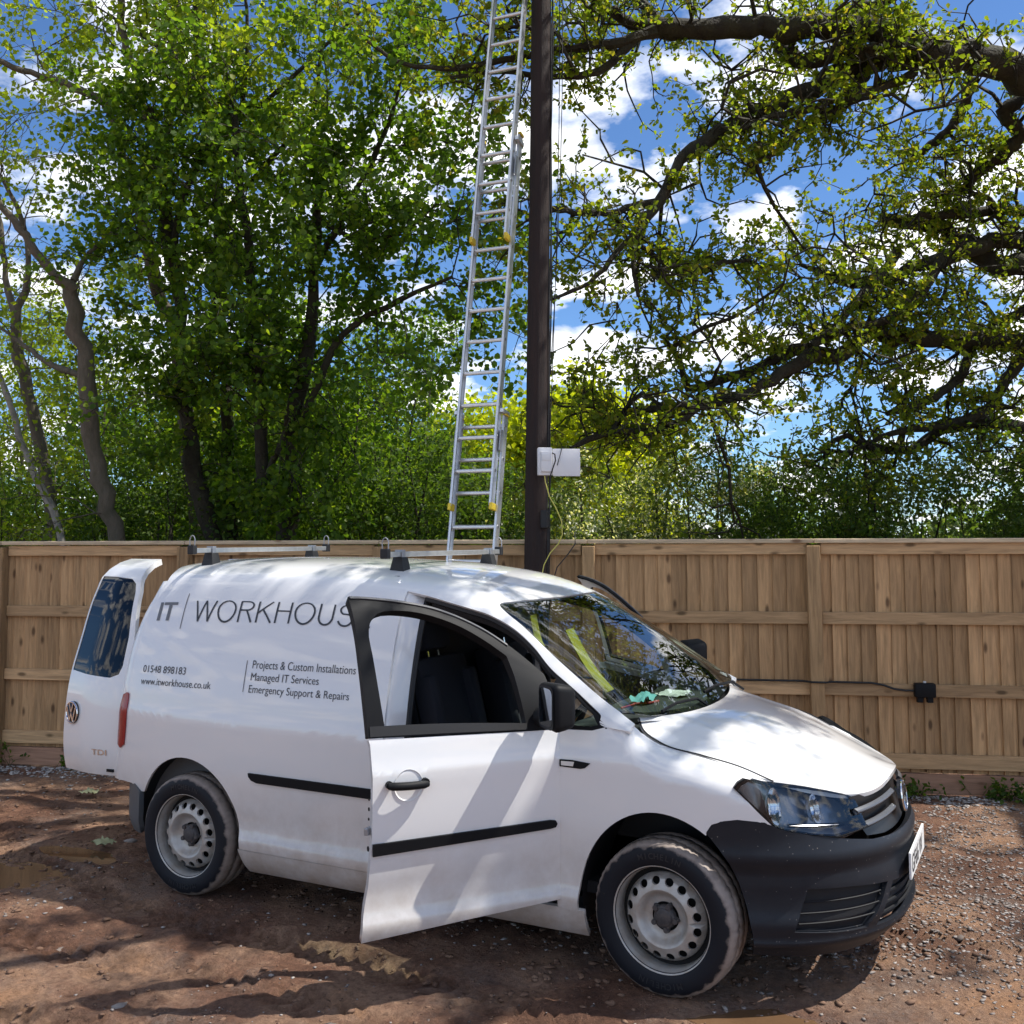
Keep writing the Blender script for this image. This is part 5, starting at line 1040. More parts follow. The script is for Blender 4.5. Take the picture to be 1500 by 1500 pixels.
OAK = [[(2.59, 6.6, 5.88, 0.237), (2.04, 6.21, 6.23, 0.212), (1.49, 5.83, 6.4, 0.174), (1.17, 5.57, 6.51, 0.155), (0.81, 5.3, 6.51, 0.161), (0.5, 5.05, 6.57, 0.18), (0.27, 4.84, 6.7, 0.139), (-0.09, 4.58, 6.67, 0.114), (-0.45, 4.31, 6.66, 0.107), (-0.86, 4.02, 6.63, 0.104), (-1.23, 3.76, 6.55, 0.094), (-1.47, 3.55, 6.53, 0.084), (-1.7, 3.35, 6.57, 0.052), (-1.85, 3.18, 6.67, 0.037), (-1.91, 3.05, 6.87, 0.026)],
 [(-1.46, 3.44, 6.46, 0.058), (-1.78, 3.15, 6.29, 0.043), (-2.19, 2.82, 6.18, 0.036), (-2.56, 2.51, 6.04, 0.03), (-2.95, 2.18, 5.92, 0.025), (-3.24, 1.9, 5.94, 0.018), (-3.36, 1.69, 6.04, 0.012)],
 [(-1.59, 3.37, 6.43, 0.049), (-1.72, 3.23, 6.22, 0.04), (-1.85, 3.09, 6.04, 0.034), (-2.19, 2.83, 5.95, 0.028), (-2.55, 2.55, 5.96, 0.024), (-2.91, 2.28, 5.87, 0.017)],
 [(-1.5, 3.74, 6.64, 0.053), (-1.62, 3.81, 6.85, 0.054), (-1.81, 3.83, 7.11, 0.046), (-2.04, 3.84, 7.49, 0.031)],
 [(0.36, 5.05, 6.55, 0.113), (-0.12, 4.7, 6.29, 0.094), (-0.43, 4.43, 6.03, 0.084), (-0.79, 4.15, 5.82, 0.074), (-1.08, 3.89, 5.57, 0.067), (-1.26, 3.69, 5.36, 0.061), (-1.36, 3.53, 5.12, 0.054), (-1.44, 3.39, 4.85, 0.048), (-1.53, 3.24, 4.61, 0.036), (-1.57, 3.12, 4.34, 0.025), (-1.51, 3.06, 3.96, 0.014)],
 [(-1.47, 3.45, 4.89, 0.037), (-1.62, 3.24, 4.82, 0.034), (-1.78, 3.04, 4.71, 0.033), (-1.95, 2.81, 4.69, 0.03), (-2.1, 2.6, 4.67, 0.027), (-2.24, 2.41, 4.55, 0.016)],
 [(-1.53, 3.22, 4.6, 0.031), (-1.67, 2.98, 4.35, 0.027), (-1.81, 2.75, 4.06, 0.021), (-2.03, 2.46, 3.87, 0.013)],
 [(-1.57, 3.33, 4.47, 0.025), (-1.41, 3.53, 4.34, 0.026), (-1.31, 3.7, 4.31, 0.024), (-1.06, 3.94, 4.4, 0.022), (-0.82, 4.17, 4.46, 0.016)],
 [(0.14, 4.85, 6.29, 0.061), (-0.04, 4.64, 5.95, 0.054), (-0.2, 4.43, 5.8, 0.041), (-0.45, 4.18, 5.5, 0.032), (-0.74, 3.91, 5.24, 0.02)],
 [(0.57, 5.07, 6.32, 0.045), (0.31, 4.81, 6.12, 0.042), (-0.02, 4.52, 5.96, 0.038), (-0.29, 4.26, 5.81, 0.038), (-0.57, 3.98, 5.69, 0.029), (-0.8, 3.74, 5.53, 0.017)],
 [(-0.18, 5.08, 6.87, 0.069), (0.02, 5.02, 7.02, 0.069), (0.29, 5.01, 7.04, 0.061), (0.42, 4.91, 7.18, 0.061)],
 [(-0.53, 4.68, 6.8, 0.093), (-0.57, 4.57, 6.57, 0.08), (-0.39, 4.56, 6.43, 0.076), (-0.1, 4.59, 6.46, 0.09), (0.31, 4.7, 6.42, 0.074)],
 [(2.62, 7.49, 5.01, 0.169), (2.01, 7.29, 4.7, 0.157), (1.41, 7.07, 4.77, 0.124), (1.17, 7.04, 4.83, 0.114), (0.92, 6.99, 5.08, 0.101), (0.68, 6.94, 5.26, 0.091), (0.42, 6.89, 5.38, 0.085), (0.07, 6.8, 5.44, 0.078)],
 [(2.18, 7.62, 4.75, 0.104), (1.42, 7.09, 5.13, 0.09), (1.12, 6.84, 5.07, 0.085), (0.85, 6.62, 4.89, 0.095), (0.46, 6.33, 4.77, 0.071), (0.08, 6.05, 4.58, 0.067), (-0.29, 5.76, 4.56, 0.06), (-0.45, 5.57, 4.64, 0.036), (-0.61, 5.39, 4.68, 0.02)],
 [(2.04, 7.51, 5.1, 0.059), (1.43, 7.06, 5.42, 0.052), (0.98, 6.72, 5.35, 0.051), (0.65, 6.44, 5.29, 0.047), (0.45, 6.22, 5.29, 0.023)],
 [(1.02, 6.18, 6.63, 0.066), (0.96, 6.21, 6.46, 0.056), (0.82, 6.23, 6.18, 0.05), (0.61, 6.18, 6.0, 0.043), (0.39, 6.14, 5.84, 0.03)],
 [(1.6, 6.49, 6.47, 0.066), (1.3, 6.42, 6.3, 0.076), (1.41, 6.57, 6.09, 0.067), (1.28, 6.6, 5.92, 0.074), (1.1, 6.59, 5.81, 0.061), (0.81, 6.54, 5.57, 0.034), (0.59, 6.5, 5.56, 0.02)],
 [(0.73, 6.07, 4.81, 0.059), (0.41, 5.78, 4.29, 0.048), (0.16, 5.5, 4.03, 0.041), (-0.15, 5.18, 3.94, 0.034), (-0.38, 4.91, 3.76, 0.025)],
 [(0.27, 5.83, 4.81, 0.055), (0.11, 5.58, 4.5, 0.051), (-0.05, 5.32, 4.24, 0.047), (-0.25, 5.05, 3.92, 0.043), (-0.41, 4.78, 3.71, 0.036)],
 [(2.92, 8.07, 3.92, 0.156), (2.14, 7.51, 3.9, 0.137), (1.38, 6.96, 3.96, 0.112), (0.94, 6.57, 3.99, 0.097), (0.45, 6.17, 3.93, 0.092), (0.03, 5.79, 3.97, 0.078), (-0.16, 5.55, 3.81, 0.071), (-0.31, 5.33, 3.68, 0.089), (-0.56, 5.03, 3.76, 0.072), (-0.86, 4.74, 3.55, 0.049), (-1.16, 4.44, 3.41, 0.043), (-1.44, 4.14, 3.32, 0.036), (-1.44, 3.97, 3.52, 0.024), (-1.52, 3.75, 3.72, 0.015)],
 [(-0.36, 4.81, 3.65, 0.076), (-0.64, 4.57, 3.45, 0.063), (-0.89, 4.35, 3.26, 0.051), (-1.08, 4.15, 3.15, 0.041), (-1.47, 3.84, 3.09, 0.032), (-1.74, 3.59, 3.05, 0.026), (-1.94, 3.38, 2.98, 0.02), (-2.0, 3.23, 3.05, 0.011)],
 [(-0.89, 4.35, 3.24, 0.051), (-1.23, 4.03, 3.15, 0.044), (-1.37, 3.82, 2.99, 0.04), (-1.49, 3.62, 2.86, 0.04), (-1.84, 3.29, 2.84, 0.036), (-1.97, 3.08, 2.77, 0.03), (-2.03, 2.9, 2.69, 0.019)],
 [(2.59, 8.21, 3.08, 0.088), (1.34, 7.46, 3.09, 0.07), (0.97, 7.17, 3.15, 0.066), (0.58, 6.87, 3.07, 0.059), (0.18, 6.59, 2.83, 0.048), (-0.14, 6.32, 2.87, 0.044), (-0.36, 6.1, 2.98, 0.03), (-0.53, 5.93, 2.79, 0.02)],
 [(1.44, 7.19, 3.98, 0.076), (1.18, 7.0, 3.55, 0.061), (0.93, 6.81, 3.2, 0.058), (0.54, 6.53, 3.06, 0.05), (0.1, 6.22, 2.99, 0.03), (-0.25, 5.97, 2.78, 0.017)],
 [(0.89, 6.68, 3.94, 0.057), (0.77, 6.57, 3.59, 0.05), (0.56, 6.39, 3.38, 0.047), (0.3, 6.18, 3.24, 0.043), (0.1, 6.0, 3.17, 0.03)],
 [(1.58, 7.22, 4.46, 0.058), (1.2, 7.05, 4.22, 0.052), (1.08, 6.99, 4.15, 0.045)],
 [(1.37, 6.93, 5.18, 0.037), (1.22, 6.79, 5.27, 0.034), (1.11, 6.66, 5.49, 0.03), (0.94, 6.51, 5.54, 0.024), (0.98, 6.46, 5.72, 0.013)]]
LEFT = {'ash_broken': [[(-6.76, 2.22, 1.84, 0.08), (-6.78, 2.13, 2.31, 0.08), (-6.86, 2.02, 2.71, 0.083), (-6.86, 1.93, 3.28, 0.087), (-6.89, 1.83, 3.78, 0.083), (-6.91, 1.75, 4.17, 0.072), (-6.91, 1.69, 4.44, 0.061)],
 [(-6.86, 1.72, 4.34, 0.054), (-7.0, 1.55, 4.53, 0.046), (-7.11, 1.38, 4.79, 0.039), (-7.22, 1.22, 5.05, 0.031), (-7.39, 1.02, 5.37, 0.024)],
 [(-6.93, 1.87, 3.53, 0.036), (-7.33, 1.84, 3.67, 0.029), (-7.66, 1.84, 3.85, 0.024), (-8.07, 1.79, 4.11, 0.015)],
 [(-6.87, 1.71, 4.44, 0.036), (-6.86, 1.86, 4.73, 0.025), (-6.68, 2.09, 5.07, 0.018)]], 'pale_thin': [[(-7.57, 2.25, 1.84, 0.042), (-7.83, 2.15, 2.49, 0.038), (-8.05, 2.08, 2.91, 0.035), (-8.23, 2.02, 3.46, 0.031), (-8.48, 1.93, 3.94, 0.027)]], 'left_pair': [[(-8.17, 2.62, 1.84, 0.068), (-8.24, 2.5, 2.75, 0.064), (-8.35, 2.38, 3.43, 0.068), (-8.44, 2.29, 3.99, 0.064), (-8.46, 2.25, 4.31, 0.056), (-8.34, 2.28, 4.63, 0.036), (-8.35, 2.21, 5.43, 0.028), (-8.54, 2.07, 5.91, 0.02)],
 [(-8.43, 2.27, 4.23, 0.044), (-8.61, 2.25, 4.74, 0.036), (-8.74, 2.23, 5.41, 0.029), (-8.92, 2.2, 6.02, 0.018)]], 'fork_tree': [[(-6.98, 3.57, 1.83, 0.099), (-6.97, 3.45, 2.65, 0.094), (-7.01, 3.3, 3.45, 0.09), (-7.01, 3.18, 4.26, 0.077), (-7.14, 3.01, 4.73, 0.073), (-7.18, 2.88, 5.32, 0.072), (-7.23, 2.76, 5.82, 0.068)],
 [(-7.21, 2.76, 5.84, 0.052), (-7.29, 2.6, 6.19, 0.044), (-7.37, 2.43, 6.63, 0.039), (-7.62, 2.19, 6.77, 0.039), (-7.89, 1.95, 6.87, 0.035), (-8.12, 1.72, 6.95, 0.031), (-8.35, 1.5, 7.1, 0.019)],
 [(-7.19, 2.77, 5.86, 0.048), (-6.94, 2.84, 6.17, 0.048), (-6.8, 2.84, 6.55, 0.044), (-6.69, 2.83, 6.85, 0.04), (-6.72, 2.75, 7.27, 0.036), (-6.6, 2.72, 7.81, 0.032), (-6.52, 2.68, 8.34, 0.02)],
 [(-6.94, 2.63, 6.42, 0.039), (-7.05, 2.58, 6.95, 0.043), (-7.2, 2.52, 7.41, 0.04), (-7.25, 2.5, 7.95, 0.036), (-7.38, 2.45, 8.46, 0.02)]], 'lime_a': [[(-6.14, 2.99, 1.83, 0.095), (-6.24, 2.88, 2.21, 0.091), (-6.32, 2.77, 2.66, 0.087), (-6.3, 2.68, 3.33, 0.079), (-6.32, 2.54, 4.45, 0.067), (-6.4, 2.39, 5.34, 0.064), (-6.39, 2.32, 5.85, 0.056), (-6.45, 2.22, 6.28, 0.045)],
 [(-6.3, 2.57, 4.45, 0.038), (-6.23, 2.39, 5.01, 0.033), (-5.83, 2.36, 5.76, 0.026)]], 'lime_b': [[(-5.3, 3.09, 1.83, 0.096), (-5.21, 3.02, 2.45, 0.088), (-5.12, 2.96, 3.11, 0.08), (-4.92, 2.93, 4.0, 0.069), (-4.85, 2.88, 4.35, 0.061), (-4.76, 2.81, 5.06, 0.043), (-4.61, 2.78, 5.68, 0.029)],
 [(-5.44, 2.85, 2.45, 0.062), (-5.44, 2.81, 3.11, 0.062), (-5.48, 2.77, 3.66, 0.055), (-5.5, 2.72, 4.39, 0.048), (-5.57, 2.6, 5.57, 0.044), (-5.62, 2.54, 6.24, 0.033)],
 [(-4.99, 2.91, 3.09, 0.036), (-4.44, 2.94, 3.96, 0.032), (-3.96, 2.98, 4.16, 0.028), (-3.37, 3.08, 4.36, 0.017)],
 [(-5.44, 2.85, 2.49, 0.033), (-5.19, 2.83, 2.84, 0.029), (-5.01, 2.77, 3.33, 0.025)],
 [(-4.76, 2.79, 4.54, 0.036), (-4.39, 2.85, 5.16, 0.03), (-4.07, 2.88, 5.69, 0.025), (-3.86, 2.87, 6.12, 0.017), (-3.74, 2.82, 6.43, 0.01)],
 [(-4.73, 2.77, 5.04, 0.025), (-4.24, 2.89, 4.79, 0.021), (-3.76, 2.98, 4.88, 0.016), (-3.47, 2.97, 5.05, 0.01)]], 'lime_c': [[(-6.21, 3.29, 1.83, 0.066), (-6.23, 3.2, 3.0, 0.066), (-6.24, 3.14, 3.78, 0.062), (-6.26, 3.04, 4.95, 0.059), (-6.26, 2.95, 6.12, 0.063), (-6.35, 2.87, 6.71, 0.059), (-6.39, 2.81, 7.31, 0.055), (-6.39, 2.77, 7.94, 0.047), (-6.4, 2.71, 8.69, 0.028)],
 [(-6.3, 3.0, 6.06, 0.031), (-5.94, 2.99, 6.48, 0.027), (-5.76, 2.88, 7.11, 0.023), (-5.67, 2.72, 7.72, 0.015)],
 [(-6.22, 2.99, 5.33, 0.031), (-5.53, 3.1, 5.96, 0.027), (-5.07, 3.12, 6.35, 0.023), (-4.88, 2.99, 6.83, 0.017)],
 [(-6.15, 2.84, 6.14, 0.027), (-5.46, 3.01, 6.58, 0.023), (-4.89, 3.12, 7.01, 0.019), (-4.46, 3.16, 7.31, 0.013)],
 [(-6.3, 2.82, 6.69, 0.027), (-6.88, 2.64, 7.27, 0.024), (-7.41, 2.5, 7.66, 0.018)]]}
# ------------------------------------------------------------------ vegetation
BARK = mat('oak_bark', (.020, .015, .011), .9, var=.8, scale=9, col2=(.042, .040, .018), bump=.9, bscale=35)
BARKL = mat('smooth_bark', (.14, .115, .085), .85, var=.8, scale=7, col2=(.07, .065, .04), bump=.6, bscale=40, stretch=(3, 3, 1))
BARKP = mat('pale_bark', (.30, .28, .24), .85, var=.7, scale=10, col2=(.12, .11, .09), bump=.4, bscale=50)
LOAK = leafmat('oak_leaf', (.060, .100, .014), (.115, .155, .018), (.20, .170, .032), .52)
LLIME = leafmat('lime_leaf', (.036, .078, .012), (.062, .115, .015), (.135, .19, .02), .5)
LSYC = leafmat('sycamore_leaf', (.075, .120, .016), (.130, .180, .020), (.21, .245, .028), .5)
LBRI = leafmat('young_oak_leaf', (.17, .215, .014), (.235, .275, .018), (.29, .30, .026), .5)
LHED = leafmat('hedge_leaf', (.028, .060, .012), (.055, .100, .018), (.105, .150, .028), .42)
LHAW = leafmat('hawthorn_leaf', (.055, .088, .032), (.090, .130, .050), (.15, .185, .085), .4)
LFLO = leafmat('white_blossom', (.55, .56, .50), (.65, .66, .60), (.75, .75, .68), .25)

class Veg:
    def __init__(s, seed): s.rg = np.random.default_rng(seed); s.wood = MB(); s.L = []; s.tw = []
    def limb(s, pts, n=8, sub=3, wig=.012):
        P = np.array(pts, float); d = np.concatenate([[0], np.cumsum(np.linalg.norm(np.diff(P[:, :3], axis=0), axis=1))])
        t = np.linspace(0, d[-1], max(3, sub*(len(P)-1)+1)); Q = herm(d, P, t); Q[:, 3] = np.maximum(Q[:, 3], .004)
        Q[1:-1, :3] += s.rg.normal(0, 1, (len(Q)-2, 3))*np.minimum(Q[1:-1, 3:4]*.22, .03)
        s.wood.tube([tuple(q[:3]) for q in Q], [float(q) for q in Q[:, 3]*(1+.07*s.rg.standard_normal(len(Q)))], n, True); return Q
    def twig(s, p, d, length, r0, seg=5, curl=.35, up=0.0):
        P = [np.array(p, float)]; d = np.array(d, float); d /= np.linalg.norm(d)
        for i in range(seg):
            d = d+s.rg.normal(0, curl, 3); d[2] += up; d /= np.linalg.norm(d); P.append(P[-1]+d*length/seg)
        P = np.array(P); s.tw.append((P, r0)); return P
    def leaves(s, p, d, n, spread, size, droop=.0, flat=.5):
        """rosette of n leaves about p"""
        rg = s.rg; dirs = rg.normal(0, 1, (n, 3))+np.array(d)*.7; dirs[:, 2] -= droop; dirs /= np.linalg.norm(dirs, axis=1, keepdims=True)
        nm = rg.normal(0, 1, (n, 3)); nm[:, 2] += flat*2; base = np.array(p)+rg.normal(0, spread, (n, 3)); s.L.append((base, dirs, nm, size*rg.uniform(.65, 1.25, n)))
    def branchout(s, Q, spacing, length, r0, subs, ros, nleaf, size, spread=.03, up=.05, skip=0, tips=True, droop=0, curl=.35, gap=0.0):
        """side twigs along a limb, each with sub-twigs that end in leaf rosettes"""
        rg = s.rg; seg = np.linalg.norm(np.diff(Q[:, :3], axis=0), axis=1); tot = seg.sum(); cum = np.concatenate([[0], np.cumsum(seg)]); t = skip*tot+spacing*rg.random()
        spots = []
        while t < tot: spots.append(t); t += spacing*rg.uniform(.5, 1.5)
        if tips: spots += [tot*.999]*3
        for t in spots:
            if rg.random() < gap: continue
            i = min(np.searchsorted(cum, t)-1, len(seg)-1); i = max(i, 0); f = (t-cum[i])/max(seg[i], 1e-6); p = Q[i, :3]*(1-f)+Q[i+1, :3]*f; tan = (Q[i+1, :3]-Q[i, :3])/max(seg[i], 1e-6)
            d = rg.normal(0, 1, 3); d -= tan*(d@tan)*.8; d /= np.linalg.norm(d); d = d+tan*rg.uniform(.1, .9); d[2] += up*3
            ll = length*rg.uniform(.5, 1.3); P = s.twig(p, d, ll, r0, 5, curl, up*.4)
            for k in range(subs):
                j = rg.integers(1, 6); dd = (P[min(j, 5)]-P[max(j-1, 0)])/ll*5+rg.normal(0, .8, 3); dd[2] += up
                S_ = s.twig(P[min(j, 5)], dd, ll*rg.uniform(.3, .65), r0*.5, 4, curl, up*.3)
                for q in range(ros):
                    w = S_[4-(q % 4)]; s.leaves(w, (S_[-1]-S_[0])/np.linalg.norm(S_[-1]-S_[0]), nleaf, spread, size, droop)
            s.leaves(P[-1], d*.3, nleaf, spread, size, droop)
    def build(s, root, lm, bark, shape='oak', crown='crown', trunk='trunk'):
        V = []; F = []; k = 0
        if s.tw:
            for P, r0 in s.tw:
                n = len(P); t = P[1:]-P[:-1]; t = np.vstack([t, t[-1:]]); t /= np.linalg.norm(t, axis=1, keepdims=True)+1e-9; a = np.cross(t, [.31, .52, .79]); a /= np.linalg.norm(a, axis=1, keepdims=True)+1e-9; b = np.cross(t, a)
                r = (r0*np.linspace(1, .35, n))[:, None]
                ring = np.stack([P+(a*math.cos(q)+b*math.sin(q))*r for q in (0, 2.09, 4.19)], 1).reshape(-1, 3); V.append(ring)
                i = np.arange(n-1)[:, None]*3+k
                F.append(np.concatenate([np.stack([i[:, 0]+j, i[:, 0]+(j+1) % 3, i[:, 0]+3+(j+1) % 3, i[:, 0]+3+j], -1) for j in range(3)])); k += 3*n
        tr = None
        if s.wood.v: tr = s.wood.build(trunk, bark, root, True)
        if V: quick('twigs', np.concatenate(V), [np.concatenate(F)], bark, root)['kind'] = 'stuff'
        if s.L:
            B = np.concatenate([q[0] for q in s.L]); D = np.concatenate([q[1] for q in s.L]); Nn = np.concatenate([q[2] for q in s.L]); S_ = np.concatenate([q[3] for q in s.L])[:, None]
            side = np.cross(D, Nn); side /= np.linalg.norm(side, axis=1, keepdims=True)+1e-9; up_ = np.cross(side, D)
            if shape == 'oak': prof = [(0, 0, 0), (.38, .22, .05), (.74, .34, .03), (1, 0, -.06), (.74, -.34, .03), (.38, -.22, .05)]
            elif shape == 'round': prof = [(0, 0, 0), (.22, .44, .07), (.66, .42, .05), (1, 0, -.10), (.66, -.42, .05), (.22, -.44, .07)]
            elif shape == 'palm': prof = [(0, 0, 0), (.30, .46, .02), (.62, .24, .02), (1, 0, -.08), (.62, -.24, .02), (.30, -.46, .02)]
            else: prof = [(0, 0, 0), (.5, .30, .06), (1, 0, -.05), (.5, -.30, .06)]
            m_ = len(prof); VV = np.stack([B+D*S_*a+side*S_*b+up_*S_*c for a, b, c in prof], 1).reshape(-1, 3); i = np.arange(len(B))[:, None]*m_
            FF = np.concatenate([i+np.array([0, 1, 2, 3]), i+np.array([0, 3, 4, 5])]) if m_ == 6 else i+np.array([0, 1, 2, 3])
            rn = np.repeat(np.clip(s.rg.normal(.45, .24, len(B)), 0, 1), m_); quick(crown, VV, [FF], lm, root, rnd=rn)['kind'] = 'stuff'
        return root
def tree(name, loc, label, group=None, cat='tree'):
    r = empty(name, (0, 0, 0)); tag(r, label, cat, group); return r

# the oak, its trunk just outside the picture on the right
v = Veg(11); TRK = [(4.6, 7.5, -.1, .56), (4.55, 7.4, 1.5, .48), (4.45, 7.25, 3.2, .43), (4.35, 7.1, 5.0, .38), (4.2, 6.8, 6.8, .30), (3.9, 6.2, 8.6, .18), (3.7, 5.8, 10, .08)]
v.limb(TRK, 14, 4)
def trunk_at(z): a = np.array(TRK); return [float(np.interp(z, a[:, 2], a[:, i])) for i in range(2)]
for i, L_ in enumerate(OAK):
    if i in (0, 12, 13, 14, 19, 22):
        z = max(1.6, L_[0][2]-.5); x_, y_ = trunk_at(z); L_ = [(x_, y_, z, L_[0][3]*1.25)]+L_
    Q = v.limb(L_, 10 if L_[0][3] > .06 else 7, 4)
    big_ = L_[0][3] > .06
    v.branchout(Q, .21 if big_ else .10, .78, .013, 5, 3, 7, .055, .020, .05, .10, True, 0, .5, .12)
    v.branchout(Q, .50, 1.25, .026, 6, 3, 7, .055, .020, .03, .15, False, 0, .6, .1)
SHADE_LIMBS = [[(4.15, 6.0, 6.6, .2), (3.2, 3.8, 6.9, .14), (2.3, 2.2, 6.7, .10), (1.2, .6, 6.4, .06), (.2, -.8, 6.1, .03)], [(4.2, 6.1, 6.2, .2), (4.0, 4.0, 7.0, .13), (3.6, 2.0, 7.0, .09), (3.2, .3, 6.6, .06), (2.6, -1.4, 6.3, .03)],
         [(3.9, 5.6, 8.4, .15), (2.0, 4.2, 8.0, .12), (.4, 2.8, 7.9, .09), (-1.0, 1.6, 7.6, .06), (-2.2, .4, 7.3, .03)], [(4.3, 6.2, 5.4, .16), (4.9, 4.4, 6.0, .11), (5.0, 2.5, 6.0, .07), (4.7, .8, 5.6, .03)],
         [(3.8, 5.4, 9.2, .12), (2.4, 3.6, 9.3, .08), (1.4, 1.8, 9.0, .05), (.9, .2, 8.6, .03)]]
for L_ in SHADE_LIMBS:  # unseen high oak limbs, added to cast dappled shade on van and yard
    Q = v.limb(L_, 9, 4); v.branchout(Q, .22, .95, .016, 5, 4, 6, .075, .05, .04, .15, True, 0, .45, .28)
fy = lambda P: (P[..., 0]-F0[0])*FN[0]+(P[..., 1]-F0[1])*FN[1]      # kept trimmed clear of the yard below the high limbs
v.tw = [(P, r_) for P, r_ in v.tw if not ((fy(P) > -.12) & (P[:, 2] < 6.1)).any()]
for i, (B, D, Nn, S_) in enumerate(v.L):
    ok = ~((fy(B) > -.12) & (B[:, 2] < 6.1)); v.L[i] = (B[ok], D[ok], Nn[ok], S_[ok])
oak = tree('oak_tree', (4.5, 6.6, 0), 'large spreading oak whose dark gnarled limbs reach in from the right'); v.build(oak, LOAK, BARK)

# trees left of the pole
def ltree(key, name, label, lm, bark, shape, seed, **kw):
    v = Veg(seed)
    for i, L_ in enumerate(LEFT[key]):
        if i == 0 and L_[0][2] > .1: L_ = [(L_[0][0]+(L_[0][0]-L_[1][0])*.5, L_[0][1], -.1, L_[0][3]*1.15)]+L_
        Q = v.limb(L_, 10, 4)
        k = dict(kw); k['skip'] = kw.get('skip', .3) if i == 0 else .1; v.branchout(Q, **k)
    return v, tree(name, None, label)
v, t = ltree('ash_broken', 'broken_ash_tree', 'leaning pale trunk with a snapped top left of the dense trees', LSYC, BARKL, 'palm', 31, spacing=.22, length=.9, r0=.009, subs=4, ros=3, nleaf=4, size=.058, spread=.05, up=.04, skip=.45, gap=.15); v.build(t, LSYC, BARKL, 'palm')
v, t = ltree('pale_thin', 'thin_birch_tree', 'thin pale stem at the far left edge behind the fence', LSYC, BARKP, 'palm', 32, spacing=.3, length=.7, r0=.008, subs=3, ros=3, nleaf=4, size=.05, spread=.05, up=.05, skip=.3); v.build(t, LSYC, BARKP, 'palm')
v, t = ltree('left_pair', 'slender_ash_tree', 'slender forked tree with sparse leaves at the left edge', LSYC, BARKL, 'palm', 33, spacing=.17, length=1.0, r0=.009, subs=4, ros=3, nleaf=4, size=.056, spread=.06, up=.05, skip=.3, gap=.1); v.build(t, LSYC, BARKL, 'palm')
v, t = ltree('fork_tree', 'sycamore_tree', 'tall sycamore with a wide V fork and airy yellow green top', LSYC, BARKL, 'palm', 34, spacing=.15, length=1.1, r0=.010, subs=5, ros=3, nleaf=5, size=.066, spread=.06, up=.04, skip=.5, droop=.2); v.build(t, LSYC, BARKL, 'palm')
v, t = ltree('lime_a', 'lime_tree', 'dense dark green lime tree with a trunk leaning left', LLIME, BARK, 'round', 35, spacing=.13, length=1.05, r0=.009, subs=6, ros=4, nleaf=8, size=.057, spread=.05, up=-.01, skip=.36, droop=.5); v.build(t, LLIME, BARK, 'round')
v, t = ltree('lime_b', 'lime_tree', 'broad dense lime tree nearest the ladder with two dark stems', LLIME, BARK, 'round', 36, spacing=.11, length=1.2, r0=.009, subs=6, ros=4, nleaf=8, size=.057, spread=.05, up=-.01, skip=.34, droop=.5); v.build(t, LLIME, BARK, 'round')
v, t = ltree('lime_c', 'lime_tree', 'tall lime tree rising between the two dense ones', LSYC, BARK, 'round', 37, spacing=.16, length=1.0, r0=.009, subs=5, ros=3, nleaf=7, size=.057, spread=.05, up=.02, skip=.38, droop=.4); v.build(t, LSYC, BARK, 'round')

# hedge and shrubs beyond the fence. position: s along fence, depth behind it
def bush(name, label, s0, dep, rx, ry, h, n, lm, size, seed, z0=.0, stems=9, flowers=0, shape='small', group=None, cat='shrub', core=.25, bark=BARK, nl=6):
    v = Veg(seed); rg = v.rg; c = F0+FE*s0-FN*dep
    for k in range(stems):
        a = rg.random()*6.28; r_ = rg.random()**.5*.35; b = np.array([c[0]+r_*rx*math.cos(a), c[1]+r_*ry*math.sin(a), -.05]); e = np.array([c[0]+rx*.8*math.cos(a)*rg.random(), c[1]+ry*.8*math.sin(a)*rg.random(), h*rg.uniform(.6, .95)]); m_ = (b+e)/2+rg.normal(0, .12, 3)*min(rx, 1)
        r0 = .012+.008*h*rg.random(); v.limb([(*b, r0), (*m_, r0*.7), (*e, r0*.25)], 6, 3)
    nc = n//nl; kc = max(24, int(34*rx*ry*(h-z0))); u = rg.normal(0, 1, (kc, 3)); u /= np.linalg.norm(u, axis=1, keepdims=True); rad = (core+(1-core)*rg.random(kc))**.5
    lump = 1+.28*np.sin(u[:, 0]*5+seed)*np.cos(u[:, 1]*4+seed*2)+.22*np.sin(u[:, 2]*7+seed)
    P = np.stack([c[0]+u[:, 0]*rad*lump*rx, c[1]+u[:, 1]*rad*lump*ry, z0+(h-z0)*(.5+.5*u[:, 2]*rad*lump)], -1); P = P[rg.integers(0, kc, nc)]+rg.normal(0, 1, (nc, 3))*np.array([.15, .15, .10])*(.6+.4*rx); P = P[P[:, 2] > .05]
    for p_ in P: v.leaves(p_, (0, 0, .3), nl, .07+.02*rx, size)
    for p_ in P[::4]: v.twig(p_, rg.normal(0, 1, 3), .35, .003, 3, .3)
    root = tree(name, None, label, group, cat); v.build(root, lm, bark, shape, crown='foliage', trunk='stems')
    if flowers:
        f = Veg(seed+500); top = P[rg.permutation(len(P))[:flowers]]
        for p_ in top: f.leaves(p_+np.array([.04, -.06, .04]), (0, 0, 1), 11, .045, .042, 0, 2)
        f.build(root, LFLO, bark, 'small', crown='blossom')
    return root
bush('young_oak_tree', 'bright yellow green oak standing in the field behind the pole', -4.5, 11.5, 2.1, 2.0, 5.0, 42000, LBRI, .13, 61, .6, 7, 0, 'oak', cat='tree', core=.3)
bush('hawthorn_tree', 'grey green hawthorn dotted with white blossom above the fence', -2.1, 3.6, 1.0, .8, 3.25, 15000, LHAW, .05, 62, .6, 8, 420, cat='tree')
bush('hawthorn_bush', 'low hawthorn with white blossom right of the bright oak', -3.5, 3.2, 1.0, .7, 2.7, 14000, LHAW, .05, 63, .4, 8, 300)
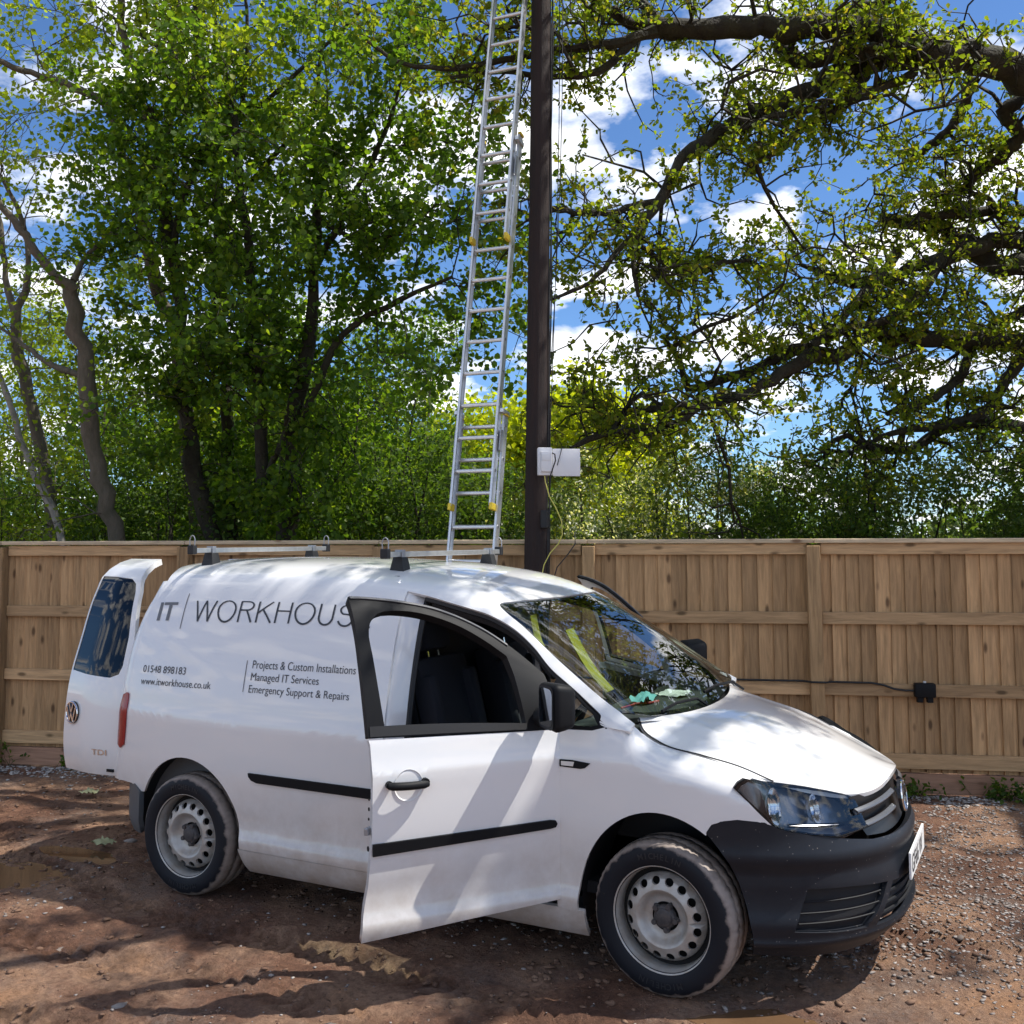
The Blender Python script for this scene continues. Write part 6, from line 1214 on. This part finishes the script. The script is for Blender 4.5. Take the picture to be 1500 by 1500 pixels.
bush('hedge_shrub', 'dark green shrub between the pole and the bright oak', -4.5, 2.4, .9, .7, 2.7, 14000, LHED, .06, 64)
bush('hedge_shrub', 'leafy green shrub over the fence right of the hawthorn', -.9, 3.0, 1.1, .8, 2.7, 16000, LHED, .055, 65, .4, 8, 40)
bush('elder_bush', 'loose grey green bush above the right hand fence post', .3, 3.8, 1.3, .9, 2.9, 15000, LHAW, .06, 66, .5, 9)
bush('holly_bush', 'dark bushy shrub at the right edge above the fence', 1.5, 2.6, 1.1, .9, 2.9, 20000, LHED, .05, 67, .4, 8)
bush('hedge_shrub', 'dark shrub behind the ladder foot above the fence', -5.3, 3.0, 1.0, .8, 3.2, 14000, LHED, .06, 68)
bush('hedge_shrub', 'tall thin leafed shrub left of the ladder', -6.2, 3.6, 1.1, .9, 3.9, 12000, LLIME, .06, 69, .6)
bush('hedge_shrub', 'dark low shrub under the lime trees', -7.3, 2.4, 1.2, .7, 2.6, 15000, LHED, .06, 70)
bush('hedge_shrub', 'dark low shrub below the snapped trunk', -8.6, 2.6, 1.2, .7, 2.7, 15000, LHED, .06, 71)
bush('hedge_shrub', 'low shrub at the far left end of the fence', -10.2, 2.8, 1.2, .8, 2.8, 12000, LHED, .06, 72)
bush('background_tree', 'leafy tree far behind the trunks at the left', -9.5, 10, 3.0, 2.2, 4.6, 22000, LLIME, .12, 73, .5, 6, shape='oak', cat='tree')
bush('background_tree', 'leafy tree far behind the ladder', -7.0, 13, 2.8, 2.2, 4.4, 22000, LSYC, .12, 74, .5, 6, shape='oak', cat='tree')
bush('understorey_tree', 'dark leafy young tree filling the gap behind the snapped trunk', -9.2, 4.4, 1.3, 1.0, 4.6, 26000, LLIME, .065, 75, .4, 9, cat='tree', bark=BARKL)
bush('understorey_tree', 'dark leafy young tree behind the two left lime trunks', -7.6, 4.8, 1.4, 1.0, 5.2, 28000, LLIME, .065, 76, .4, 9, cat='tree', bark=BARKL)
bush('understorey_tree', 'leafy young tree between the broad lime and the ladder', -6.0, 5.2, 1.2, 1.0, 4.7, 20000, LLIME, .065, 77, .4, 8, cat='tree', bark=BARKL)
bush('understorey_tree', 'airy young tree at the far left above the fence end', -11.0, 4.6, 1.4, 1.1, 5.2, 20000, LSYC, .065, 78, .5, 8, cat='tree', bark=BARKL)
# far hedgerow closing the view under the branches
v = Veg(80); rgh = v.rg
for k in range(9000):
    s_ = rgh.uniform(-34, 26); p_ = F0+FE*s_-FN*(26+rgh.normal(0, 1.2)); v.leaves((p_[0], p_[1], abs(rgh.normal(0, 1.0))*1.0*(1+.5*math.sin(s_*.9)+.3*math.sin(s_*2.3))+.2), (0, 0, .4), 7, .35, .34)
hd = empty('far_hedgerow'); v.build(hd, LHED, BARK, 'oak', crown='foliage'); tag(hd, 'distant hedgerow across the field beyond the fence', 'hedge', kind='stuff')
# weeds by the fence foot
def weed(label, s_, y, seed, n=26, h=.16):
    v = Veg(seed); p_ = F0+FE*s_+FN*y
    for k in range(n):
        q = np.array([p_[0]+v.rg.normal(0, .09), p_[1]+v.rg.normal(0, .05), .01]); P = v.twig(q, (v.rg.normal(0, .5), v.rg.normal(0, .5), 1), h*v.rg.uniform(.5, 1.2), .002, 4, .3)
        v.leaves(P[-1], (0, 0, .2), 3, .012, .05); v.leaves(P[2], (0, 0, .2), 2, .01, .045)
    r = tree('weed', None, label, None, 'weed'); v.build(r, LHED, LHED, 'small', crown='leaves')
weed('small green weed at the fence foot behind the open rear door', -7.35, .10, 91)
weed('leafy weed at the left end of the gravel board', -8.15, .12, 92, 34, .22)
weed('patch of green weeds at the right end of the fence foot', -.05, .16, 93, 44, .12)
weed('low green weeds along the gravel board right of the van nose', -.75, .10, 94, 24, .08)
for i, (x_, y_, lab) in enumerate(((-4.92, .41, 'crumpled pale dead leaf on the dirt near the fence'), (-3.79, -.44, 'crumpled yellow green leaf on the dirt behind the rear wheel'))):
    o = crumple('dead_leaf', (x_, y_, .02), (.13, .10, .05), 20+i, mat('leaf_litter', (.35, .36, .20), .8)); tag(o, lab, 'leaf')
